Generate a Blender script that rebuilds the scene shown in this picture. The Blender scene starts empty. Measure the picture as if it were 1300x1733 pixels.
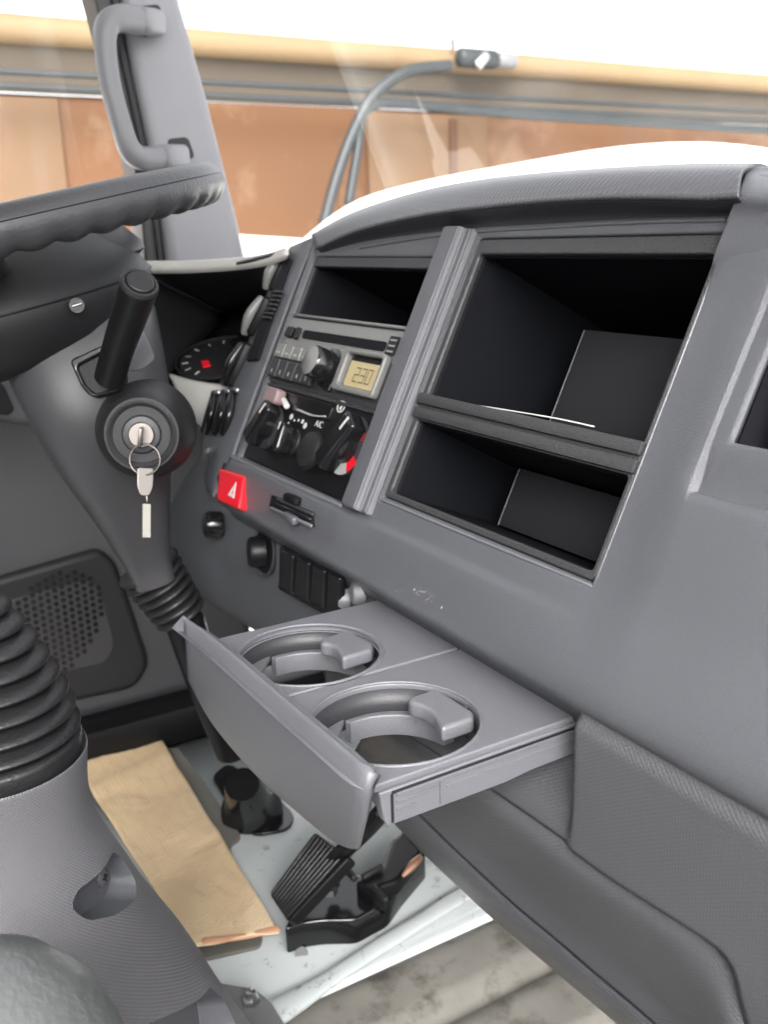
import bpy, bmesh, math, random
from mathutils import Vector, Matrix
random.seed(7)
R = math.radians
sc = bpy.context.scene
# ------------------------------------------------------------------ camera
F_PX, CX, CY = 1637.0, 650.0, 866.5          # photo is 1300 x 1733
XC = Vector((.5083, .2216, -.8322)); YC = Vector((.8607, -.1637, .4820)); ZC = XC.cross(YC)
XC.normalize(); ZC = XC.cross(YC).normalized(); YC = ZC.cross(XC)
cd = bpy.data.cameras.new('camera'); cam = bpy.data.objects.new('camera', cd); sc.collection.objects.link(cam)
# world axes expressed in camera coords (right, down, fwd) -> camera axes in world
right = Vector((XC[0], YC[0], ZC[0])); down = Vector((XC[1], YC[1], ZC[1])); fwd = Vector((XC[2], YC[2], ZC[2]))
cam.matrix_world = Matrix((right, -down, -fwd)).transposed().to_4x4()
cd.sensor_fit = 'HORIZONTAL'; cd.sensor_width = 36; cd.lens = 36 * F_PX / 1300
cd.clip_start = .01; cd.clip_end = 500
cd.dof.use_dof = True; cd.dof.focus_distance = .50; cd.dof.aperture_fstop = 18
sc.camera = cam
# ------------------------------------------------------------------ sky, sun, exposure
SUN_EL, SUN_AZ = R(38), R(118)
w = bpy.data.worlds.new('World'); sc.world = w; w.use_nodes = True
nt = w.node_tree; bg = nt.nodes['Background']
sky = nt.nodes.new('ShaderNodeTexSky'); sky.sky_type = 'NISHITA'; sky.sun_disc = False
sky.sun_elevation = SUN_EL; sky.sun_rotation = SUN_AZ; sky.dust_density = 4; sky.air_density = 1.0
hs = nt.nodes.new('ShaderNodeHueSaturation'); hs.inputs['Saturation'].default_value = .12; hs.inputs['Value'].default_value = 1
nt.links.new(sky.outputs[0], hs.inputs['Color']); nt.links.new(hs.outputs[0], bg.inputs[0]); bg.inputs[1].default_value = .15
sd = bpy.data.lights.new('sun', 'SUN'); sd.energy = 1.5; sd.angle = R(40); sd.color = (1, .97, .93)
sun = bpy.data.objects.new('sun', sd); sc.collection.objects.link(sun)
sdir = Vector((math.sin(SUN_AZ) * math.cos(SUN_EL), math.cos(SUN_AZ) * math.cos(SUN_EL), math.sin(SUN_EL)))
sun.rotation_euler = sdir.to_track_quat('Z', 'Y').to_euler()
sc.view_settings.view_transform = 'Standard'; sc.view_settings.look = 'None'
sc.view_settings.gamma = 1; sc.view_settings.exposure = 2.05; sc.view_settings.use_curve_mapping = False
sc.cycles.max_bounces = 8; sc.cycles.transparent_max_bounces = 12; sc.cycles.sample_clamp_indirect = 6

# ------------------------------------------------------------------ geometry helpers
def ray(px, py):
    return right * ((px - CX) / F_PX) + down * ((py - CY) / F_PX) + fwd
TH = R(26); ST, CT = math.sin(TH), math.cos(TH); K = .336
def P(px, py, y=None, x=None, z=None, d=None, h=None):
    r = ray(px, py)
    if y is not None: return r * (y / r.y)
    if x is not None: return r * (x / r.x)
    if z is not None: return r * (z / r.z)
    if d is not None: return r.normalized() * d
    return r * ((K - h) / (r.y * CT - r.z * ST))       # fascia plane, h metres towards the viewer
def F(x, s, h=0.):                                      # fascia coordinates to world
    return Vector((x, K / CT + s * ST - h * CT, s * CT + h * ST))
class Fr:                                               # a local frame
    def __init__(s, o, u, v):
        s.o = Vector(o); s.u = Vector(u).normalized(); s.n = s.u.cross(Vector(v)).normalized(); s.v = s.n.cross(s.u)
    def m(s):
        return Matrix.Translation(s.o) @ Matrix((s.u, s.v, s.n)).transposed().to_4x4()
    def __call__(s, a, b, c=0): return s.o + s.u * a + s.v * b + s.n * c
    def loc(s, p): q = p - s.o; return (q.dot(s.u), q.dot(s.v))
FF = Fr(F(0, 0), (1, 0, 0), (0, ST, CT))
HZ = Fr((0, 0, 0), (1, 0, 0), (0, 1, 0))

LOC = {}
def link(o): sc.collection.objects.link(o); return o
def thing(name, label, cat, loc, group=None):
    o = link(bpy.data.objects.new(name, None)); o.location = loc; o.empty_display_size = .05
    o['label'] = label; o['category'] = cat
    if group: o['group'] = group
    LOC[o] = Vector(loc); return o
def tag(o, label=None, cat=None, group=None, kind=None):
    if label: o['label'] = label
    if cat: o['category'] = cat
    if group: o['group'] = group
    if kind: o['kind'] = kind
    return o
def mk(name, me, mat, parent=None, smooth=True, ang=40):
    if not me.materials: me.materials.append(mat)
    o = link(bpy.data.objects.new(name, me)); me.name = name
    if smooth:
        for p in me.polygons: p.use_smooth = True
        try: me.set_sharp_from_angle(angle=R(ang))
        except Exception: pass
    LOC[o] = Vector((0, 0, 0))
    if parent is not None:
        o.parent = parent; o.matrix_parent_inverse = Matrix.Translation(-LOC[parent])
    return o
def mesh(verts, faces, uvs=None):
    me = bpy.data.meshes.new('m'); me.from_pydata([tuple(v) for v in verts], [], faces)
    if uvs:
        l = me.uv_layers.new(name='UVMap')
        for p in me.polygons:
            for li, vi in zip(p.loop_indices, p.vertices): l.data[li].uv = uvs[vi]
    me.validate(); me.update(); return me
def cr(pts, n):                                         # catmull-rom resample to n points per span
    out = []; L = len(pts)
    for i in range(L - 1):
        p0 = pts[max(i - 1, 0)]; p1 = pts[i]; p2 = pts[i + 1]; p3 = pts[min(i + 2, L - 1)]
        for k in range(n):
            t = k / n
            out.append(p1 * 1. * (1) if k == 0 else .5 * ((2 * p1) + (p2 - p0) * t + (2 * p0 - 5 * p1 + 4 * p2 - p3) * t * t + (3 * p1 - p0 - 3 * p2 + p3) * t ** 3))
    out.append(pts[-1]); return out
def loft(name, rows, mat, parent=None, nu=6, nv=6, thick=.003, flip=False, closed=False, ang=50, uvf=None):
    rows = [cr(r, nu) if nu > 1 else r for r in rows]
    if nv > 1:
        cols = [cr([r[i] for r in rows], nv) for i in range(len(rows[0]))]
        rows = [[c[j] for c in cols] for j in range(len(cols[0]))]
    nr, nc = len(rows), len(rows[0]); V = [p for r in rows for p in r]; uv = []
    for j in range(nr):
        u = 0
        for i in range(nc):
            if i: u += (rows[nr // 2][i] - rows[nr // 2][i - 1]).length
            v = sum((rows[q][nc // 2] - rows[q - 1][nc // 2]).length for q in range(1, j + 1))
            uv.append((u, v))
    fs = []
    for j in range(nr - 1):
        for i in range(nc - 1):
            a = j * nc + i; f = (a, a + 1, a + nc + 1, a + nc)
            fs.append(f[::-1] if flip else f)
    if uvf: uv = [uvf(p) for p in V]
    me = mesh(V, fs, uv); o = mk(name, me, mat, parent, ang=ang)
    if thick:
        m = o.modifiers.new('thickness', 'SOLIDIFY'); m.thickness = abs(thick); m.offset = -1 if thick > 0 else 1
    return o
def cams(n): return n
def facing(o):                                          # make a sheet face the viewer (origin), so solidify grows backwards
    me = o.data; s = 0
    for p in me.polygons: s += p.normal.dot(-Vector(p.center).normalized()) * p.area
    if s < 0: me.flip_normals()
    return o
def sheet(*a, **k): return facing(loft(*a, **k))
def ring(c, u, v, ru, rv, n, pw=2):
    out = []
    for i in range(n):
        t = 2 * math.pi * i / n; a, b = math.cos(t), math.sin(t)
        if pw != 2: a = math.copysign(abs(a) ** (2 / pw), a); b = math.copysign(abs(b) ** (2 / pw), b)
        out.append(c + u * a * ru + v * b * rv)
    return out
def skin(rings, cap=True, vlen=None):
    n = len(rings[0]); V = [p for r in rings for p in r]; fs = []; uv = []
    v = 0
    for j, r in enumerate(rings):
        if j: v += (sum(r, Vector()) / n - sum(rings[j - 1], Vector()) / n).length
        rad = sum((p - sum(r, Vector()) / n).length for p in r) / n
        for i in range(n): uv.append((2 * math.pi * i / n * .1, v))
    for j in range(len(rings) - 1):
        for i in range(n):
            fs.append((j * n + i, j * n + (i + 1) % n, (j + 1) * n + (i + 1) % n, (j + 1) * n + i))
    if cap:
        fs.append(tuple(range(n))[::-1]); fs.append(tuple((len(rings) - 1) * n + i for i in range(n)))
    me = mesh(V, fs, uv)
    bm = bmesh.new(); bm.from_mesh(me); bmesh.ops.recalc_face_normals(bm, faces=bm.faces); bm.to_mesh(me); bm.free(); return me
def tube(name, pts, rad, mat, parent=None, seg=20, n=6, flat=1., up=None, pw=2, cap=True, rnd=True, ang=50):
    pts = [Vector(p) for p in pts]
    if not isinstance(rad, (list, tuple)): rad = [rad] * len(pts)
    q = cr(pts, n) if n > 1 else pts; rr = cr([Vector((r, 0, 0)) for r in rad], n) if n > 1 else [Vector((r, 0, 0)) for r in rad]
    rr = [r[0] for r in rr]; rings = []; ref = Vector(up) if up else Vector((0, 0, 1))
    for i, p in enumerate(q):
        t = (q[min(i + 1, len(q) - 1)] - q[max(i - 1, 0)]).normalized()
        if up is None and abs(t.dot(ref)) > .95: ref = Vector((1, 0, 0))
        u = t.cross(ref).normalized(); v = u.cross(t).normalized()
        if up is None: ref = v
        if rnd and i == 0:
            for e in (.95, .7, .35): rings.append(ring(p - t * rr[0] * .5 * (e), u, v, rr[0] * math.sqrt(1 - e * e), rr[0] * flat * math.sqrt(1 - e * e), seg, pw))
        rings.append(ring(p, u, v, rr[i], rr[i] * flat, seg, pw))
        if rnd and i == len(q) - 1:
            for e in (.35, .7, .95): rings.append(ring(p + t * rr[i] * .5 * e, u, v, rr[i] * math.sqrt(1 - e * e), rr[i] * flat * math.sqrt(1 - e * e), seg, pw))
    return mk(name, skin(rings, cap), mat, parent, ang=ang)
def lathe(name, o, axis, prof, mat, parent=None, seg=48, ref=None, pw=2, sq=(1, 1), cap=True, ang=40):
    a = Vector(axis).normalized(); r = Vector(ref) if ref else (Vector((0, 0, 1)) if abs(a.z) < .9 else Vector((1, 0, 0)))
    u = (r - a * r.dot(a)).normalized(); v = a.cross(u)
    rings = [ring(Vector(o) + a * hh, u, v, max(rd, 1e-5) * sq[0], max(rd, 1e-5) * sq[1], seg, pw) for rd, hh in prof]
    return mk(name, skin(rings, cap), mat, parent, ang=ang)
def roundpoly(pts, r, n=5):
    out = []; L = len(pts)
    for i in range(L):
        p = Vector(pts[i][:2]); a = Vector(pts[i - 1][:2]); b = Vector(pts[(i + 1) % L][:2])
        rr = pts[i][2] if len(pts[i]) > 2 else r
        da, db = (a - p), (b - p); q = min(rr, da.length * .45, db.length * .45)
        if q < 1e-6: out.append((p.x, p.y)); continue
        s, e = p + da.normalized() * q, p + db.normalized() * q
        for k in range(n + 1):
            t = k / n; c = s * (1 - t) ** 2 + p * 2 * t * (1 - t) + e * t * t; out.append((c.x, c.y))
    return out
def plate(name, fr, outlines, t, mat, parent=None, bevel=.001, top=0., seg=3, ang=40):
    """filled outline(s) in the frame, later outlines are holes; occupies n from top-t to top"""
    cu = bpy.data.curves.new('c', 'CURVE'); cu.dimensions = '2D'; cu.fill_mode = 'BOTH'
    bevel = min(bevel, t * .45)
    cu.extrude = t / 2 - bevel; cu.bevel_depth = bevel; cu.bevel_resolution = seg; cu.offset = -bevel
    for ol in outlines:
        sp = cu.splines.new('POLY'); sp.points.add(len(ol) - 1); sp.use_cyclic_u = True
        for i, q in enumerate(ol): sp.points[i].co = (q[0], q[1], 0, 1)
    tmp = link(bpy.data.objects.new('tmp', cu)); dg = bpy.context.evaluated_depsgraph_get()
    me = bpy.data.meshes.new_from_object(tmp.evaluated_get(dg)); bpy.data.objects.remove(tmp)
    me.transform(Matrix.Translation((0, 0, top - t / 2)))
    l = me.uv_layers.active or me.uv_layers.new(name='UVMap')
    for p in me.polygons:
        for li, vi in zip(p.loop_indices, p.vertices): l.data[li].uv = me.vertices[vi].co.xy
    me.transform(fr.m()); me.materials.clear()
    return mk(name, me, mat, parent, ang=ang)
def rect(x0, x1, y0, y1, r=.002): return roundpoly([(x0, y0), (x1, y0), (x1, y1), (x0, y1)], r)
def fplate(name, x0, x1, s0, s1, h0, h1, mat, parent=None, r=.002, bevel=.001, fr=None):
    return plate(name, fr or FF, [rect(x0, x1, s0, s1, r)], h1 - h0, mat, parent, bevel, top=h1)
def circ(cx, cy, r, n=40, ry=None): return [(cx + r * math.cos(2 * math.pi * i / n), cy + (ry or r) * math.sin(2 * math.pi * i / n)) for i in range(n)]
def box(name, fr, a0, a1, b0, b1, c0, c1, mat, parent=None, bevel=.001, seg=2):
    bm = bmesh.new(); bmesh.ops.create_cube(bm, size=1)
    for v in bm.verts: v.co = Vector((a0 + (v.co.x + .5) * (a1 - a0), b0 + (v.co.y + .5) * (b1 - b0), c0 + (v.co.z + .5) * (c1 - c0)))
    if bevel: bmesh.ops.bevel(bm, geom=bm.edges[:], offset=bevel, segments=seg, affect='EDGES', profile=.6)
    me = bpy.data.meshes.new('b'); bm.to_mesh(me); bm.free(); me.transform(fr.m()); return mk(name, me, mat, parent)
def text(name, fr, s, x, y, size, h, mat, parent=None, align='CENTER', shear=0):
    cu = bpy.data.curves.new('t', 'FONT'); cu.body = s; cu.size = size; cu.align_x = align; cu.align_y = 'CENTER'; cu.extrude = .0001; cu.shear = shear
    tmp = link(bpy.data.objects.new('tmp', cu)); dg = bpy.context.evaluated_depsgraph_get()
    me = bpy.data.meshes.new_from_object(tmp.evaluated_get(dg)); bpy.data.objects.remove(tmp)
    me.transform(Matrix.Translation((x, y, h))); me.transform(fr.m()); me.materials.clear(); return mk(name, me, mat, parent, smooth=False)
def quadbox(name, pts, mat, parent=None, thick=.003, nu=1, nv=1):
    return sheet(name, [[pts[0], pts[1]], [pts[3], pts[2]]], mat, parent, nu=4, nv=4, thick=thick)
def cut(o, name, fr, outline, t, top):
    c = plate(name, fr, [outline], t, grey, None, .0005, top); o.data.materials.append(grey) if len(o.data.materials) < 2 else None
    m = o.modifiers.new('b', 'BOOLEAN'); m.object = c; m.operation = 'DIFFERENCE'; m.solver = 'EXACT'
    dg = bpy.context.evaluated_depsgraph_get(); me = bpy.data.meshes.new_from_object(o.evaluated_get(dg))
    o.modifiers.remove(m); old = o.data; o.data = me; bpy.data.objects.remove(c)
    for p in me.polygons: p.use_smooth = True
    me.set_sharp_from_angle(angle=R(40))
def sm(a, b, x):
    t = max(0, min(1, (x - a) / (b - a))); return t * t * (3 - 2 * t)

# ------------------------------------------------------------------ materials
MATS = {}
def mat(name, col, rough=.5, wrinkle=0., wscale=10, metal=0., grain=0., gscale=900, weave=0., pitch=.002, var=.06, vscale=14, emit=None, spec=.5, coat=0., dirt=None):
    m = bpy.data.materials.new(name); m.use_nodes = True; n = m.node_tree.nodes; L = m.node_tree.links; b = n['Principled BSDF']
    b.inputs['Roughness'].default_value = rough; b.inputs['Metallic'].default_value = metal; b.inputs['Specular IOR Level'].default_value = spec
    b.inputs['Coat Weight'].default_value = coat
    tc = n.new('ShaderNodeTexCoord')
    no = n.new('ShaderNodeTexNoise'); no.inputs['Scale'].default_value = vscale; no.inputs['Detail'].default_value = 6; L.new(tc.outputs['Object'], no.inputs['Vector'])
    mx = n.new('ShaderNodeMix'); mx.data_type = 'RGBA'; L.new(no.outputs['Fac'], mx.inputs['Factor'])
    c = Vector(col); mx.inputs[6].default_value = (*(c * (1 - var)), 1); mx.inputs[7].default_value = (*(c * (1 + var)), 1)
    out = mx.outputs[2]
    if dirt:
        dcol, dsc, lo, hi, amt = dirt
        dn = n.new('ShaderNodeTexNoise'); dn.inputs['Scale'].default_value = dsc; dn.inputs['Detail'].default_value = 9; dn.inputs['Roughness'].default_value = .65; L.new(tc.outputs['Object'], dn.inputs['Vector'])
        mr = n.new('ShaderNodeMapRange'); mr.inputs[1].default_value = lo; mr.inputs[2].default_value = hi; mr.inputs[4].default_value = amt; L.new(dn.outputs['Fac'], mr.inputs[0])
        m2 = n.new('ShaderNodeMix'); m2.data_type = 'RGBA'; L.new(mr.outputs[0], m2.inputs['Factor']); L.new(out, m2.inputs[6]); m2.inputs[7].default_value = (*dcol, 1); out = m2.outputs[2]
    L.new(out, b.inputs['Base Color'])
    rm = n.new('ShaderNodeMapRange'); rm.inputs[3].default_value = rough * .9; rm.inputs[4].default_value = min(1, rough * 1.12); L.new(no.outputs['Fac'], rm.inputs[0]); L.new(rm.outputs[0], b.inputs['Roughness'])
    nrm = None
    if grain:
        g = n.new('ShaderNodeTexNoise'); g.inputs['Scale'].default_value = gscale; g.inputs['Detail'].default_value = 2; L.new(tc.outputs['Object'], g.inputs['Vector'])
        bp = n.new('ShaderNodeBump'); bp.inputs['Strength'].default_value = grain; bp.inputs['Distance'].default_value = .0006; L.new(g.outputs['Fac'], bp.inputs['Height']); nrm = bp.outputs[0]
    if wrinkle:
        g2 = n.new('ShaderNodeTexNoise'); g2.inputs['Scale'].default_value = wscale; g2.inputs['Detail'].default_value = 5; g2.inputs['Distortion'].default_value = 1.2; L.new(tc.outputs['Object'], g2.inputs['Vector'])
        b2_ = n.new('ShaderNodeBump'); b2_.inputs['Strength'].default_value = wrinkle; b2_.inputs['Distance'].default_value = .02; L.new(g2.outputs['Fac'], b2_.inputs['Height'])
        if nrm: L.new(nrm, b2_.inputs['Normal'])
        nrm = b2_.outputs[0]
    if weave:
        sx = n.new('ShaderNodeSeparateXYZ'); L.new(tc.outputs['UV'], sx.inputs[0])
        def wave(sock, p):
            a = n.new('ShaderNodeMath'); a.operation = 'MULTIPLY'; a.inputs[1].default_value = 2 * math.pi / p; L.new(sock, a.inputs[0])
            c_ = n.new('ShaderNodeMath'); c_.operation = 'COSINE'; L.new(a.outputs[0], c_.inputs[0]); return c_.outputs[0]
        pr = n.new('ShaderNodeMath'); pr.operation = 'MULTIPLY'; L.new(wave(sx.outputs[0], pitch * 1.5), pr.inputs[0]); L.new(wave(sx.outputs[1], pitch), pr.inputs[1])
        mp = n.new('ShaderNodeMapRange'); mp.interpolation_type = 'SMOOTHSTEP'; mp.inputs[1].default_value = -.2; mp.inputs[2].default_value = .8; L.new(pr.outputs[0], mp.inputs[0])
        bp = n.new('ShaderNodeBump'); bp.inputs['Strength'].default_value = weave; bp.inputs['Distance'].default_value = .0006; L.new(mp.outputs[0], bp.inputs['Height'])
        if nrm: L.new(nrm, bp.inputs['Normal'])
        nrm = bp.outputs[0]
    if nrm: L.new(nrm, b.inputs['Normal'])
    if emit: b.inputs['Emission Color'].default_value = (*emit[0], 1); b.inputs['Emission Strength'].default_value = emit[1]
    MATS[name] = m; return m
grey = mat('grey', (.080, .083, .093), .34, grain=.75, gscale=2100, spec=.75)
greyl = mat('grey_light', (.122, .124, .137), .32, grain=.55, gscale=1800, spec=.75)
weave_ = mat('weave', (.080, .080, .087), .34, grain=.1, weave=.42, pitch=.0021)
weavef = mat('weave_fine', (.065, .065, .071), .36, grain=.1, weave=.35, pitch=.0026)
weavel = mat('weave_light', (.100, .098, .107), .42, grain=.1, weave=.5, pitch=.0027)
dgrey = mat('dark_grey', (.013, .013, .0145), .5, grain=.3, spec=.35)
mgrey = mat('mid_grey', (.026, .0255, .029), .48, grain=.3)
black = mat('black', (.005, .005, .006), .42, grain=.2, spec=.25)
gloss = mat('gloss_black', (.008, .008, .009), .16)
MATS['dark'] = dark = mat('dark', (.006, .006, .008), .65, spec=.15)
liner = mat('liner', (.004, .0045, .0065), .6, grain=.3, spec=.15)
step_m = mat('step', (.018, .018, .021), .6, grain=.4, spec=.25)
linerf = mat('liner_frame', (.032, .032, .034), .45, grain=.8, gscale=700)
cream = mat('radio_face', (.16, .16, .155), .35, grain=.2)
white = mat('white_mark', (.5, .5, .48), .5)
markg = mat('mark_grey', (.23, .23, .23), .5)
red = mat('red', (.62, .008, .02), .35)
redp = mat('pale_red', (.22, .15, .155), .45)
blue = mat('blue', (.08, .3, .5), .4)
knobw = mat('knob_disc', (.3, .3, .29), .35)
metal = mat('metal', (.17, .155, .145), .36, metal=1)
steel = mat('steel', (.45, .45, .46), .35, metal=1, var=.2, vscale=300)
copper = mat('copper', (.35, .2, .14), .35, metal=.6)
bezm = mat('bezel', (.15, .15, .145), .35, grain=.2)
shroud = mat('shroud', (.046, .045, .049), .4, grain=.3, gscale=1800)
stemm = mat('stem', (.26, .25, .22), .45)
podl = mat('pod_rim_glare', (.42, .41, .385), .4, grain=.2)  # paled to carry the windscreen glare on the pod hood
lcd = mat('lcd', (.33, .27, .15), .4, emit=((.6, .48, .25), .04))
ink = mat('lcd_ink', (.12, .10, .06), .5)
pillar = mat('pillar_grey', (.20, .20, .215), .5, grain=.3)
handlem = mat('handle_grey', (.155, .155, .165), .42, grain=.2)
rubber = mat('rubber', (.016, .016, .017), .42, grain=.5, gscale=500)
rubberg = mat('rubber_grey', (.010, .010, .011), .42, grain=.6, gscale=450)
leather = mat('leather', (.042, .042, .046), .42, grain=.6, gscale=350)
paint = mat('floor_paint', (.42, .45, .455), .35, var=.08, vscale=9, dirt=((.16, .15, .13), 70, .60, .70, .75))
corr = mat('corrugated', (.19, .18, .16), .6, var=.3, vscale=25, grain=.5, gscale=200, dirt=((.05, .04, .03), 26, .50, .66, .75))
pad = mat('pad_grey', (.12, .115, .10), .7, var=.15)
platem = mat('plate_grey', (.13, .13, .135), .4, var=.1)
snow = mat('snow', (.82, .82, .8), .8, var=.03, vscale=1, grain=.0)
wallm = mat('wall', (.086, .036, .0115), .8, var=.25, vscale=1.2, dirt=((.14, .085, .05), 1.6, .5, .62, .7))
wall2 = mat('wall_reflection', (.105, .060, .030), .8, var=.12, vscale=2)  # paler wall tone standing in for reflections on the glass
wall3 = mat('wall_dark', (.065, .028, .013), .8, var=.12, vscale=2)
fabric = mat('awning', (.062, .049, .036), .85, var=.15, vscale=2)
beige = mat('roll', (.16, .108, .055), .7, var=.1, vscale=3)
pipe = mat('pipe', (.018, .022, .024), .5)
shell = mat('shell', (.35, .35, .35), .7)
seatm = mat('seat', (.05, .05, .055), .8)
covm = mat('cover_grey', (.085, .09, .09), .38, grain=1., gscale=260, var=.12)
paperm = mat('paper', (.60, .45, .28), .28, var=.16, wrinkle=.35, wscale=11, vscale=12, grain=.3, gscale=120, weave=.6, pitch=.006)
papere = mat('paper_edge', (.5, .26, .15), .5)

# glass: mixes transparent with a clear reflection, plus a pale dirt smear painted in for reflection streaks
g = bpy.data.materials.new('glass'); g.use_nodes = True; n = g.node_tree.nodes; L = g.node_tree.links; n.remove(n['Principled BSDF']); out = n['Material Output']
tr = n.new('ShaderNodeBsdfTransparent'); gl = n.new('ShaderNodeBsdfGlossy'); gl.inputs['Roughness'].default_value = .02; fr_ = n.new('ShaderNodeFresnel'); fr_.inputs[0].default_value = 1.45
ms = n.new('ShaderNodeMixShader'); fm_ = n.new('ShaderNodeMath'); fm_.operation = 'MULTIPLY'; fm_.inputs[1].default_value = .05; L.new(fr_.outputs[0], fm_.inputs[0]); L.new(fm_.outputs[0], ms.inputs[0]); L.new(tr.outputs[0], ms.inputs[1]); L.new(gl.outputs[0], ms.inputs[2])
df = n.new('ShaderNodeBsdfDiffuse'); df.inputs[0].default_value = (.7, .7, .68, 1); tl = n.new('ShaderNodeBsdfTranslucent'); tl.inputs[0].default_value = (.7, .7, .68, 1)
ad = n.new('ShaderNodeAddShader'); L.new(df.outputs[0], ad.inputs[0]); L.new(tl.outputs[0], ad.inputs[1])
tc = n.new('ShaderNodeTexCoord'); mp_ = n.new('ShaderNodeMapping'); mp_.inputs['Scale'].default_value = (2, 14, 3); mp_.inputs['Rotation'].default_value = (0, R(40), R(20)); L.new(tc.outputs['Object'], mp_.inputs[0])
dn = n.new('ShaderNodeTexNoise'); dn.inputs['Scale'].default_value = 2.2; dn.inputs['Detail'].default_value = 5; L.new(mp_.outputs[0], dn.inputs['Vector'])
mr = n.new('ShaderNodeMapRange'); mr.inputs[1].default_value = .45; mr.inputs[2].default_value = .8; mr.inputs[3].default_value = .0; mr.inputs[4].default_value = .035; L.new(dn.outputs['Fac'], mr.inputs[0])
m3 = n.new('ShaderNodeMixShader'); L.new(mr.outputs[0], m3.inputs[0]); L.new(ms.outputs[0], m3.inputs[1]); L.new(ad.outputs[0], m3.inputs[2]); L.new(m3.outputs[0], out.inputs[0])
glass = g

# ------------------------------------------------------------------ the place outside
def ground_z(x, y):
    b = sm(-2.6, -5.2, x)
    z = -1.5 + b * 1.53 + .035 * math.sin(x * 2.1 + y * 1.3) * b + .03 * math.sin(y * 3.7) * b
    return z
xs = [-60, -30, -12] + [-8 + .2 * i for i in range(41)] + [3, 8, 30, 60]; ys = [-60, -20, -8] + [-5 + .3 * i for i in range(60)] + [20, 40, 60]
V = [Vector((x, y, ground_z(x, y))) for y in ys for x in xs]; nx = len(xs)
tag(mk('ground', mesh(V, [(j * nx + i, j * nx + i + 1, (j + 1) * nx + i + 1, (j + 1) * nx + i) for j in range(len(ys) - 1) for i in range(nx - 1)]), snow), kind='structure')
WX = -6.0
wz = lambda px, py: P(px, py, x=WX)
zr = wz(0, 150).z; zr2 = wz(1300, 218).z; zt = (wz(0, 32).z + wz(1300, 132).z) / 2; zm = (wz(0, 75).z + wz(350, 100).z) / 2
zr = (zr + zr2) / 2
wy = Fr((WX, 0, 0), (0, 1, 0), (0, 0, 1))
wall = thing('wall', 'long orange brown wall running behind the cab windows', 'wall', (WX, 2, -1.5))
box('panel', wy, -6, 16, -1.5, zr, -.15, 0, wallm, wall, .01)
ya, yb = wz(620, 250).y, wz(822, 250).y
box('panel', wy, ya, yb, -1.4, zr - .02, 0, .03, wall2, wall, .01)  # pale patch set on the wall in place of a windscreen reflection
yc = wz(762, 250).y; box('batten', wy, yc - .03, yc + .03, -1.4, zr - .05, .031, .05, wall3, wall, .004)
yd, ye = wz(-40, 250).y, wz(105, 250).y
box('panel', wy, yd, ye, -1.4, zr - .02, 0, .03, wall2, wall, .01)  # same pale tone for the reflection in the side window
aw = thing('awning', 'taupe fabric awning with rolled beige top edge above the brown wall', 'awning', (WX, 2, zr))
rowsA = [[Vector((WX + .02 + .02 * math.sin(y * 1.7) + .1 * k, y, zr + (zt - zr) * k)) for y in [-6 + 1.1 * i for i in range(21)]] for k in (0, .25, .5, .75, 1)]
sheet('fabric', rowsA, fabric, aw, nu=3, nv=3, thick=.01)
tube('roll', [Vector((WX + .1, -6, zt - .075)), Vector((WX + .1, 5, zt - .07)), Vector((WX + .1, 16, zt - .075))], .075, beige, aw, n=2)
rp = thing('rail', 'thin blue grey double rail under the fabric awning', 'rail', (WX + .1, 2, zr))
for dz in (.0, .07): tube('bar', [Vector((WX + .25, -6, zr + dz)), Vector((WX + .25, 16, zr + dz))], .016, pipe, rp, n=1)
bp_ = thing('reflected_bands', 'dark grey glass reflection modelled as a bent pipe before the brown wall', 'pipe', (WX + .4, 3, 0))  # curved bands taken for reflections, modelled as bent tubes
tube('pipe', [P(*q, x=WX + .45) for q in ((760, 112), (690, 122), (635, 160), (600, 220), (570, 300), (545, 392))], .035, pipe, bp_)
tube('pipe', [P(*q, x=WX + .45) for q in ((1300, 222), (900, 196), (700, 178), (640, 176), (612, 200), (606, 250), (590, 345))], .03, pipe, bp_)
cl = thing('clamp', 'shiny metal clamp on the beige awning roll', 'clamp', P(815, 100, x=WX + .2))
tube('collar', [P(780, 98, x=WX + .28), P(835, 102, x=WX + .28)], .06, pipe, cl, n=1)
tube('collar', [P(845, 102, x=WX + .28), P(868, 105, x=WX + .28)], .05, platem, cl, n=1)
tube('bolt', [P(808, 112, x=WX + .33), P(822, 96, x=WX + .33)], .035, steel, cl, n=1)
tube('finial', [P(767, 82, x=WX + .2), P(766, 68, x=WX + .2)], .012, pipe, cl, n=1)
# white mound in front of the windscreen
md = [(520, 420), (600, 358), (700, 324), (900, 287), (1050, 266), (1180, 262), (1300, 276), (1420, 300), (1560, 360)]
rowm = [[P(a, b, y=2.2) + Vector((0, dy, dz)) for a, b in md] for dy, dz in ((-.35, -1.6), (-.3, -.9), (-.2, -.35), (-.08, -.04), (0, 0), (.05, -.04), (.15, -.5), (.3, -1.6))]
tag(sheet('snow_bank', rowm, snow, None, nu=4, nv=4, thick=.02), 'smooth bright white mound rising just beyond the windscreen', 'snow bank')

# ------------------------------------------------------------------ the cab shell
tag(box('cab_roof', HZ, -1.28, .45, -1.1, .35, .66, .70, shell, None, .01), kind='structure')  # unseen roof, added to keep light from falling in evenly from above
tag(box('rear_wall', HZ, -1.28, .45, -1.14, -1.101, -.62, .66, shell, None, .01), kind='structure')  # unseen wall, added to darken the cab and its reflection in the glass
tag(box('unseen_side_panel', HZ, .40, .45, -1.1, .60, -.62, -.06, shell, None, .01), kind='structure')  # unseen panel, added to block low light from the passenger side
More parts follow.
